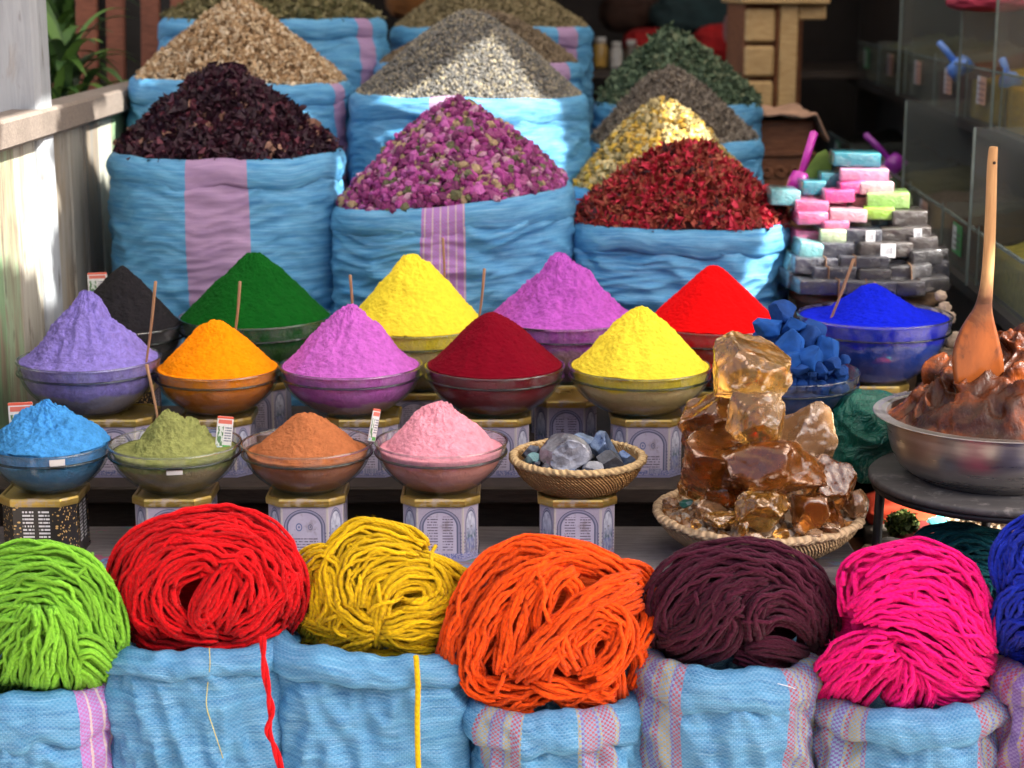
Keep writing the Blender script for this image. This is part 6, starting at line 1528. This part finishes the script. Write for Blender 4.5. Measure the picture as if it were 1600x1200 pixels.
for (a, b) in ((14, 66), (72, 120), (127, 175), (182, 230)):
    d = mk('drawer', *box(X(1164), X(1210), 5.895, 5.93, at(0, b, 5.9)[2], at(0, a, 5.9)[2], .008), M_pine, desk, False)
    V, F = ico(2); k = mk('knob', V * .012 + np.array([0, -.026, .5 * (at(0, a, 5.9)[2] - at(0, b, 5.9)[2])]), F, m_plain('dark_knob', (.03, .02, .015), .5), None, True, local=True); k.parent = d
ch = at(1235, 290, 5.0); s = mpp(230, 5.0)
zt = at(0, 188, 5.0)[2]
chest = empty('carved_chest', (X(1230), 5.1, 0), 'reddish brown carved wooden chest with cardboard over its top', 'chest')
mk('chest_body', *box(X(1184), X(1272), 5.0, 5.35, .80, zt, .006), M_walnut, chest, False)
mk('chest_base', *box(X(1184) - .01, X(1272) + .01, 4.99, 5.36, .0, .7995, .006), M_walnut, chest, False)
mk('moulding', *box(X(1184) - .004, X(1272) + .004, 4.988, 4.9995, at(0, 244, 5.)[2], at(0, 236, 5.)[2], .003), M_walnut, chest, False)
for q in range(3):
    C = [at(1198 + 22 * q + 9 * math.cos(a) * (1 - a / 14), 268 + 9 * math.sin(a) * (1 - a / 14), 4.995) for a in np.linspace(0, 9, 40)]
    V, F = tube(C, .0055, 8); mk('scroll_carving', V, F, M_walnut, chest)
g = np.linspace(0, 1, 24); A, Bq = np.meshgrid(g, g)
zc = zt + .014 + .014 * np.sin(A * 7 + 1) * Bq + .012 * perlin(A * 4, Bq * 4, 3.) - .07 * np.clip(A - .82, 0, 1) / .18
V = np.stack([X(1175) + (X(1290) - X(1175)) * A, 4.95 + .42 * Bq, zc], -1).reshape(-1, 3); V2 = V + np.array([0, 0, .008])
F = gridF(24, 24); idx = np.arange(576).reshape(24, 24); ring = np.concatenate([idx[0], idx[1:, -1], idx[-1, ::-1][1:], idx[::-1, 0][1:-1]]); r2 = np.roll(ring, -1)
tag(mk('cardboard_sheet', np.concatenate([V, V2]), np.concatenate([F[:, ::-1], F + 576, np.stack([ring, r2, r2 + 576, ring + 576], 1)]), m_plain('torn_cardboard', (.40, .24, .16), .9, var=.3), None, True), 'torn brown cardboard sheet lying over the carved chest', 'cardboard')
for i, (px, py, w, h, Y, colr, nm, lb) in enumerate([
    (1130, 70, 90, 60, 7.2, (.42, .010, .012), 'folded_cloth', 'bright red folded cloth on the far shelf'), (1100, 105, 60, 40, 7.1, (.34, .012, .014), 'folded_cloth', 'dark red folded cloth lying below the bright one'),
    (1015, 68, 76, 46, 7.45, (.40, .012, .014), 'folded_cloth', 'red cloth bundle behind the storage jars'), (1168, 108, 40, 40, 6.75, (.42, .016, .02), 'folded_cloth', 'small red cloth bundle by the drawers'),
    (1085, 22, 130, 60, 7.6, (.020, .045, .05), 'folded_cloth', 'big dark teal cloth bundle high at the back of the shop'), (985, 20, 90, 60, 7.8, (.05, .022, .014), 'folded_cloth', 'dark brown cloth bundle at the back of the shop'),
    (1150, 45, 36, 50, 6.9, (.30, .15, .15), 'folded_cloth', 'dull rose cloth hanging beside the desk'), (1150, 122, 50, 34, 6.6, (.11, .012, .12), 'folded_cloth', 'dark purple cloth bundle beside the desk'),
    (640, 2, 70, 50, 7.4, (.20, .08, .02), 'folded_cloth', 'dull orange cloth bundle behind the sacks'), (1545, 4, 120, 26, 4.9, (.30, .02, .05), 'folded_cloth', 'crimson cloth edge hanging above the glass bins'),
    (1400, 840, 90, 60, 3.36, (.16, .13, .10), 'folded_cloth', 'grey brown cloth bundle under the stool'), (1406, 800, 110, 44, 3.42, (.60, .05, .012), 'folded_cloth', 'orange red fabric lying under the stool'), (1452, 812, 36, 34, 3.38, (.10, .58, .60), 'folded_cloth', 'turquoise fabric scrap under the stool'), (1435, 838, 66, 24, 3.26, (.16, .014, .010), 'folded_cloth', 'dark red fabric fold behind the pink yarn'),
    (1556, 560, 100, 120, 4.0, (.006, .05, .045), 'folded_cloth', 'dark green cloth heap in the shade behind the basin')]):
    s = mpp(py, Y); V, F = ico(4)
    rd = 1 - 2.2 * np.abs(perlin(V[:, 0] * 2 + i * 3, V[:, 1] * 2, V[:, 2] * 2.6)); V = V * (1 + .14 * rd)[:, None]
    V = np.sign(V) * np.abs(V) ** .75
    tag(mk(nm, V * np.array([w * s / 2, .10, h * s / 2]) + at(px, py, Y), F, m_plain('cloth_%d' % i, colr, .9, var=.35, nsc=12, bump=.3), None), lb, 'cloth')
M_jar = [m_plain('yellow_jar', (.42, .26, .06), .3), m_plain('white_jar', (.55, .55, .53), .3), m_plain('dark_jar', (.10, .07, .05), .3)]
for px, py, w, h, Y, k, lb in [(938, 82, 22, 46, 7.3, 0, 'mustard coloured jar at the back of the shop'), (963, 86, 20, 40, 7.3, 1, 'white capped jar beside the mustard coloured one'), (986, 84, 20, 42, 7.3, 2, 'dark brown jar beside the white capped one'), (1164, 78, 14, 44, 6.7, 1, 'slim white bottle beside the pine desk')]:
    s = mpp(py, Y); p = at(px, py + h / 2, Y); H = h * s; R = w * s / 2
    o = empty('storage_jar', tuple(p), lb, 'jar')
    V, F, _ = revolve([(0, 0), (R * .95, 0), (R, H * .05), (R, H * .68), (R * .72, H * .78), (R * .72, H * .80), (0, H * .80)], 24); mk('jar_body', V + p, F, M_jar[k], o)
    V, F, _ = revolve([(0, H * .801), (R * .78, H * .801), (R * .78, H * .98), (R * .7, H), (0, H)], 24); mk('jar_lid', V + p, F, M_jar[1], o)
zs = at(960, 106, 7.3)[2]
shelf = empty('back_shelf', (.4, 7.5, 0), 'dark wooden shelf unit across the back of the shop', 'shelf')
mk('shelf_board', *box(.10, 1.5, 7.0, 7.9, zs - .03, zs - .001), M_dark, shelf, False)
mk('side_board', *box(.06, .0995, 7.0, 7.9, 0, 1.9), M_dark, shelf, False)
mk('shelf_board', *box(.10, 1.5, 7.0, 7.9, .5, .53), M_dark, shelf, False)
mk('side_board', *box(1.5005, 1.54, 7.0, 7.9, 0, 1.9), M_dark, shelf, False)

# sunlit wood shavings under the stool
tv, tf = tpl_petal(); n = 700
c = at(1525, 818, 3.35)
P = np.stack([c[0] + rng.uniform(-.16, .16, n), 3.35 + rng.uniform(-.12, .14, n), c[2] + rng.uniform(-.03, .0, n)], -1); P[:, 2] += .35 * (P[:, 1] - 3.35)
V, F = scatter(tv, tf, P, .014 * rng.uniform(.5, 1.4, n), None, .25)
b, bf = box(c[0] - .17, c[0] + .17, 3.22, 3.50, c[2] - .10, c[2] - .03)
V, F = cat([(b, bf), (V, F)])
tag(mk('wood_shavings', V, F, m_rnd('shavings', [(0, (.10, .06, .03)), (.1, (.60, .47, .33)), (.4, (.34, .23, .14)), (.65, (.70, .60, .46)), (.85, (.12, .08, .05))], .8), None, False, rnd=np.concatenate([np.zeros(len(b)), np.repeat(rng.rand(n), len(tv))])), 'pale curled wood shavings heaped under the metal stool', 'wood shavings', None, 'stuff')
tag(mk('crate', *box(c[0] - .24, c[0] + .19, 3.20, 3.52, 0, c[2] - .101, .006), M_dark, None, False), 'dark wooden crate under the pale wood shavings', 'crate')
_c = at(1405, 862, 3.4)
tag(mk('crate', *box(_c[0] - .12, _c[0] + .06, 3.30, 3.50, 0, _c[2], .006), M_walnut, None, False), 'reddish crate under the orange red fabric', 'crate')
# little bush of green wool
tv, tf = tpl_leaf(); n = 500; q = rng.normal(size=(n, 3)); q /= np.linalg.norm(q, axis=1)[:, None]
c = at(1410, 818, 3.26); P = c + q * np.array([.028, .03, .022]) * rng.uniform(.4, 1., (n, 1)); V, F = scatter(tv, tf, P, .012 * rng.uniform(.5, 1.2, n), None, .1)
tag(mk('herb_bunch', V, F, m_rnd('herb_green', [(0, (.03, .06, .015)), (.3, (.10, .16, .03)), (.7, (.20, .24, .06))], .8), None, False, rnd=np.repeat(rng.rand(n), len(tv))), 'small mossy green herb bunch under the stool', 'herbs')
place_rock('grey_stone', 'rounded grey stone lying behind the pink yarn', 'stone', None, 1392, 855, 50, 34, 3.2, m_plain('grey_stone', (.22, .20, .18), .9), 77, cuts=4, rough=.12, lo=.8, hi=.95)
tag(mk('crate', *box(at(1360, 872, 3.2)[0], at(1425, 872, 3.2)[0], 3.15, 3.29, 0, at(1392, 872, 3.2)[2], .006), m_wood('pale_crate_wood', (.30, .22, .13), (.45, .36, .22)), None, False), 'pale wooden crate behind the stool leg', 'crate')

# slats and plant at the left back
M_slat = m_wood('red_brown_slat', (.13, .04, .02), (.26, .09, .05), (6, 6, 30))
screen = empty('slat_screen', (at(185, 60, 5.3)[0], 5.3, 0), 'upright red brown wooden slats standing behind the fence', 'slat screen')
for i, (a, b) in enumerate(((121, 154), (168, 196), (222, 251), (268, 296), (316, 344))):
    x0, x1 = at(a, 60, 5.3)[0], at(b, 60, 5.3)[0]
    V, F = box(x0, x1, 5.28, 5.31, .02, 2.3); V[:, 0] += (V[:, 2] - 1.4) * .03
    mk('slat', V, F, M_slat, screen, False)
for z in (.5, 2.0): mk('cross_bar', *box(at(100, 60, 5.3)[0], at(350, 60, 5.3)[0], 5.3115, 5.335, z, z + .06), M_slat, screen, False)
tag(mk('dark_backing', *box(at(112, 60, 5.75)[0], at(360, 60, 5.75)[0], 5.73, 5.76, .0, 2.5), M_shade, None, False), 'nearly black board screen behind the red brown slats', 'screen')  # near-black sheet added to paint the darkness behind the slats
def m_leafy():
    t = NT('plant_leaf'); r = t.attr('rnd'); c = t.ramp(r, [(0, (.02, .05, .015)), (.5, (.05, .13, .025)), (1, (.14, .28, .05))])
    return t.done(t.bsdf(color=c, rough=.5))
def plant(label, px, py, Y, n, L, seed):
    r = np.random.RandomState(seed); c = at(px, py, Y); parts, rn = [], []
    for i in range(n):
        a = r.uniform(0, 2 * PI); up = r.uniform(.5, 1.5); l = L * r.uniform(.5, 1.1); m_ = 12; t = np.linspace(0, 1, m_)
        x = l * .55 * t ** 1.4 * math.cos(a); y = l * .55 * t ** 1.4 * math.sin(a); z = l * (up * .8 * t - .55 * t ** 2.4)
        w = .016 * np.sin(np.clip(t * .95 + .05, 0, 1) * PI) ** .7 + .001; nx, ny = -math.sin(a), math.cos(a)
        p0 = np.array([r.uniform(-.05, .05), r.uniform(-.05, .05), r.uniform(-.15, .02)])
        V = np.concatenate([np.stack([x - nx * w, y - ny * w, z], -1), np.stack([x, y, z - .25 * w], -1), np.stack([x + nx * w, y + ny * w, z], -1)]) + c + p0
        parts.append((V, gridF(m_, 3))); rn.append(np.full(len(V), r.rand()))
    V, F = cat(parts)
    o = empty('leafy_plant', (c[0], Y, 0), label, 'plant')
    mk('leaves', V, F, m_leafy(), o, True, rnd=np.concatenate(rn))
    V, F = tube([(c[0], Y, .0), (c[0] + .01, Y, c[2] * .5), (c[0], Y, c[2])], .02, 8); mk('stem', V, F, M_walnut, o)
plant('dark strap leaved plant growing between the pale post and the slats', 92, 130, 4.9, 60, .42, 3)
plant('tall leafy plant behind the first one, lit pale green at its tips', 90, 60, 5.6, 70, .5, 5)
tag(mk('backdrop_wall', *box(-3.1, -1.35, 6.3, 6.4, 0, 2.6), m_plain('dark_backdrop', (.018, .026, .014), .9, var=.5, nsc=5), None, False), 'greenish black wall added as a dark backdrop behind the plants', 'wall')  # plain near-black green wall, added to fill the dark background

# ------------------------------------------------------------------ light
w = bpy.data.worlds.new('World'); scene.world = w; w.use_nodes = True; nt = w.node_tree; nt.nodes.clear()
sky = nt.nodes.new('ShaderNodeTexSky'); sky.sky_type = 'NISHITA'; sky.sun_disc = False
az = math.atan2(SUN[0], SUN[1]); el = math.asin(SUN[2])
sky.sun_elevation = el; sky.sun_rotation = az; sky.dust_density = 5.; sky.air_density = .7; sky.ozone_density = .35
bg = nt.nodes.new('ShaderNodeBackground'); bg.inputs[1].default_value = .15
ow = nt.nodes.new('ShaderNodeOutputWorld'); nt.links.new(sky.outputs[0], bg.inputs[0]); nt.links.new(bg.outputs[0], ow.inputs[0])
sl = bpy.data.lights.new('sun', 'SUN'); sl.energy = 5.0; sl.angle = math.radians(.55); sl.color = (1, .95, .87)
so = bpy.data.objects.new('sun', sl); COL.objects.link(so); so.rotation_euler = Vector(SUN).to_track_quat('Z', 'Y').to_euler(); so.location = (3, -2, 5)
scene.view_settings.view_transform = 'Standard'; scene.view_settings.look = 'None'; scene.view_settings.exposure = 1.8; scene.view_settings.gamma = 1
scene.cycles.use_denoising = True
scene.cycles.max_bounces = 10; scene.cycles.transparent_max_bounces = 24; scene.cycles.diffuse_bounces = 4; scene.cycles.transmission_bounces = 8; scene.cycles.glossy_bounces = 4
scene.cycles.caustics_refractive = False; scene.cycles.caustics_reflective = False
scene.cycles.sample_clamp_indirect = 6
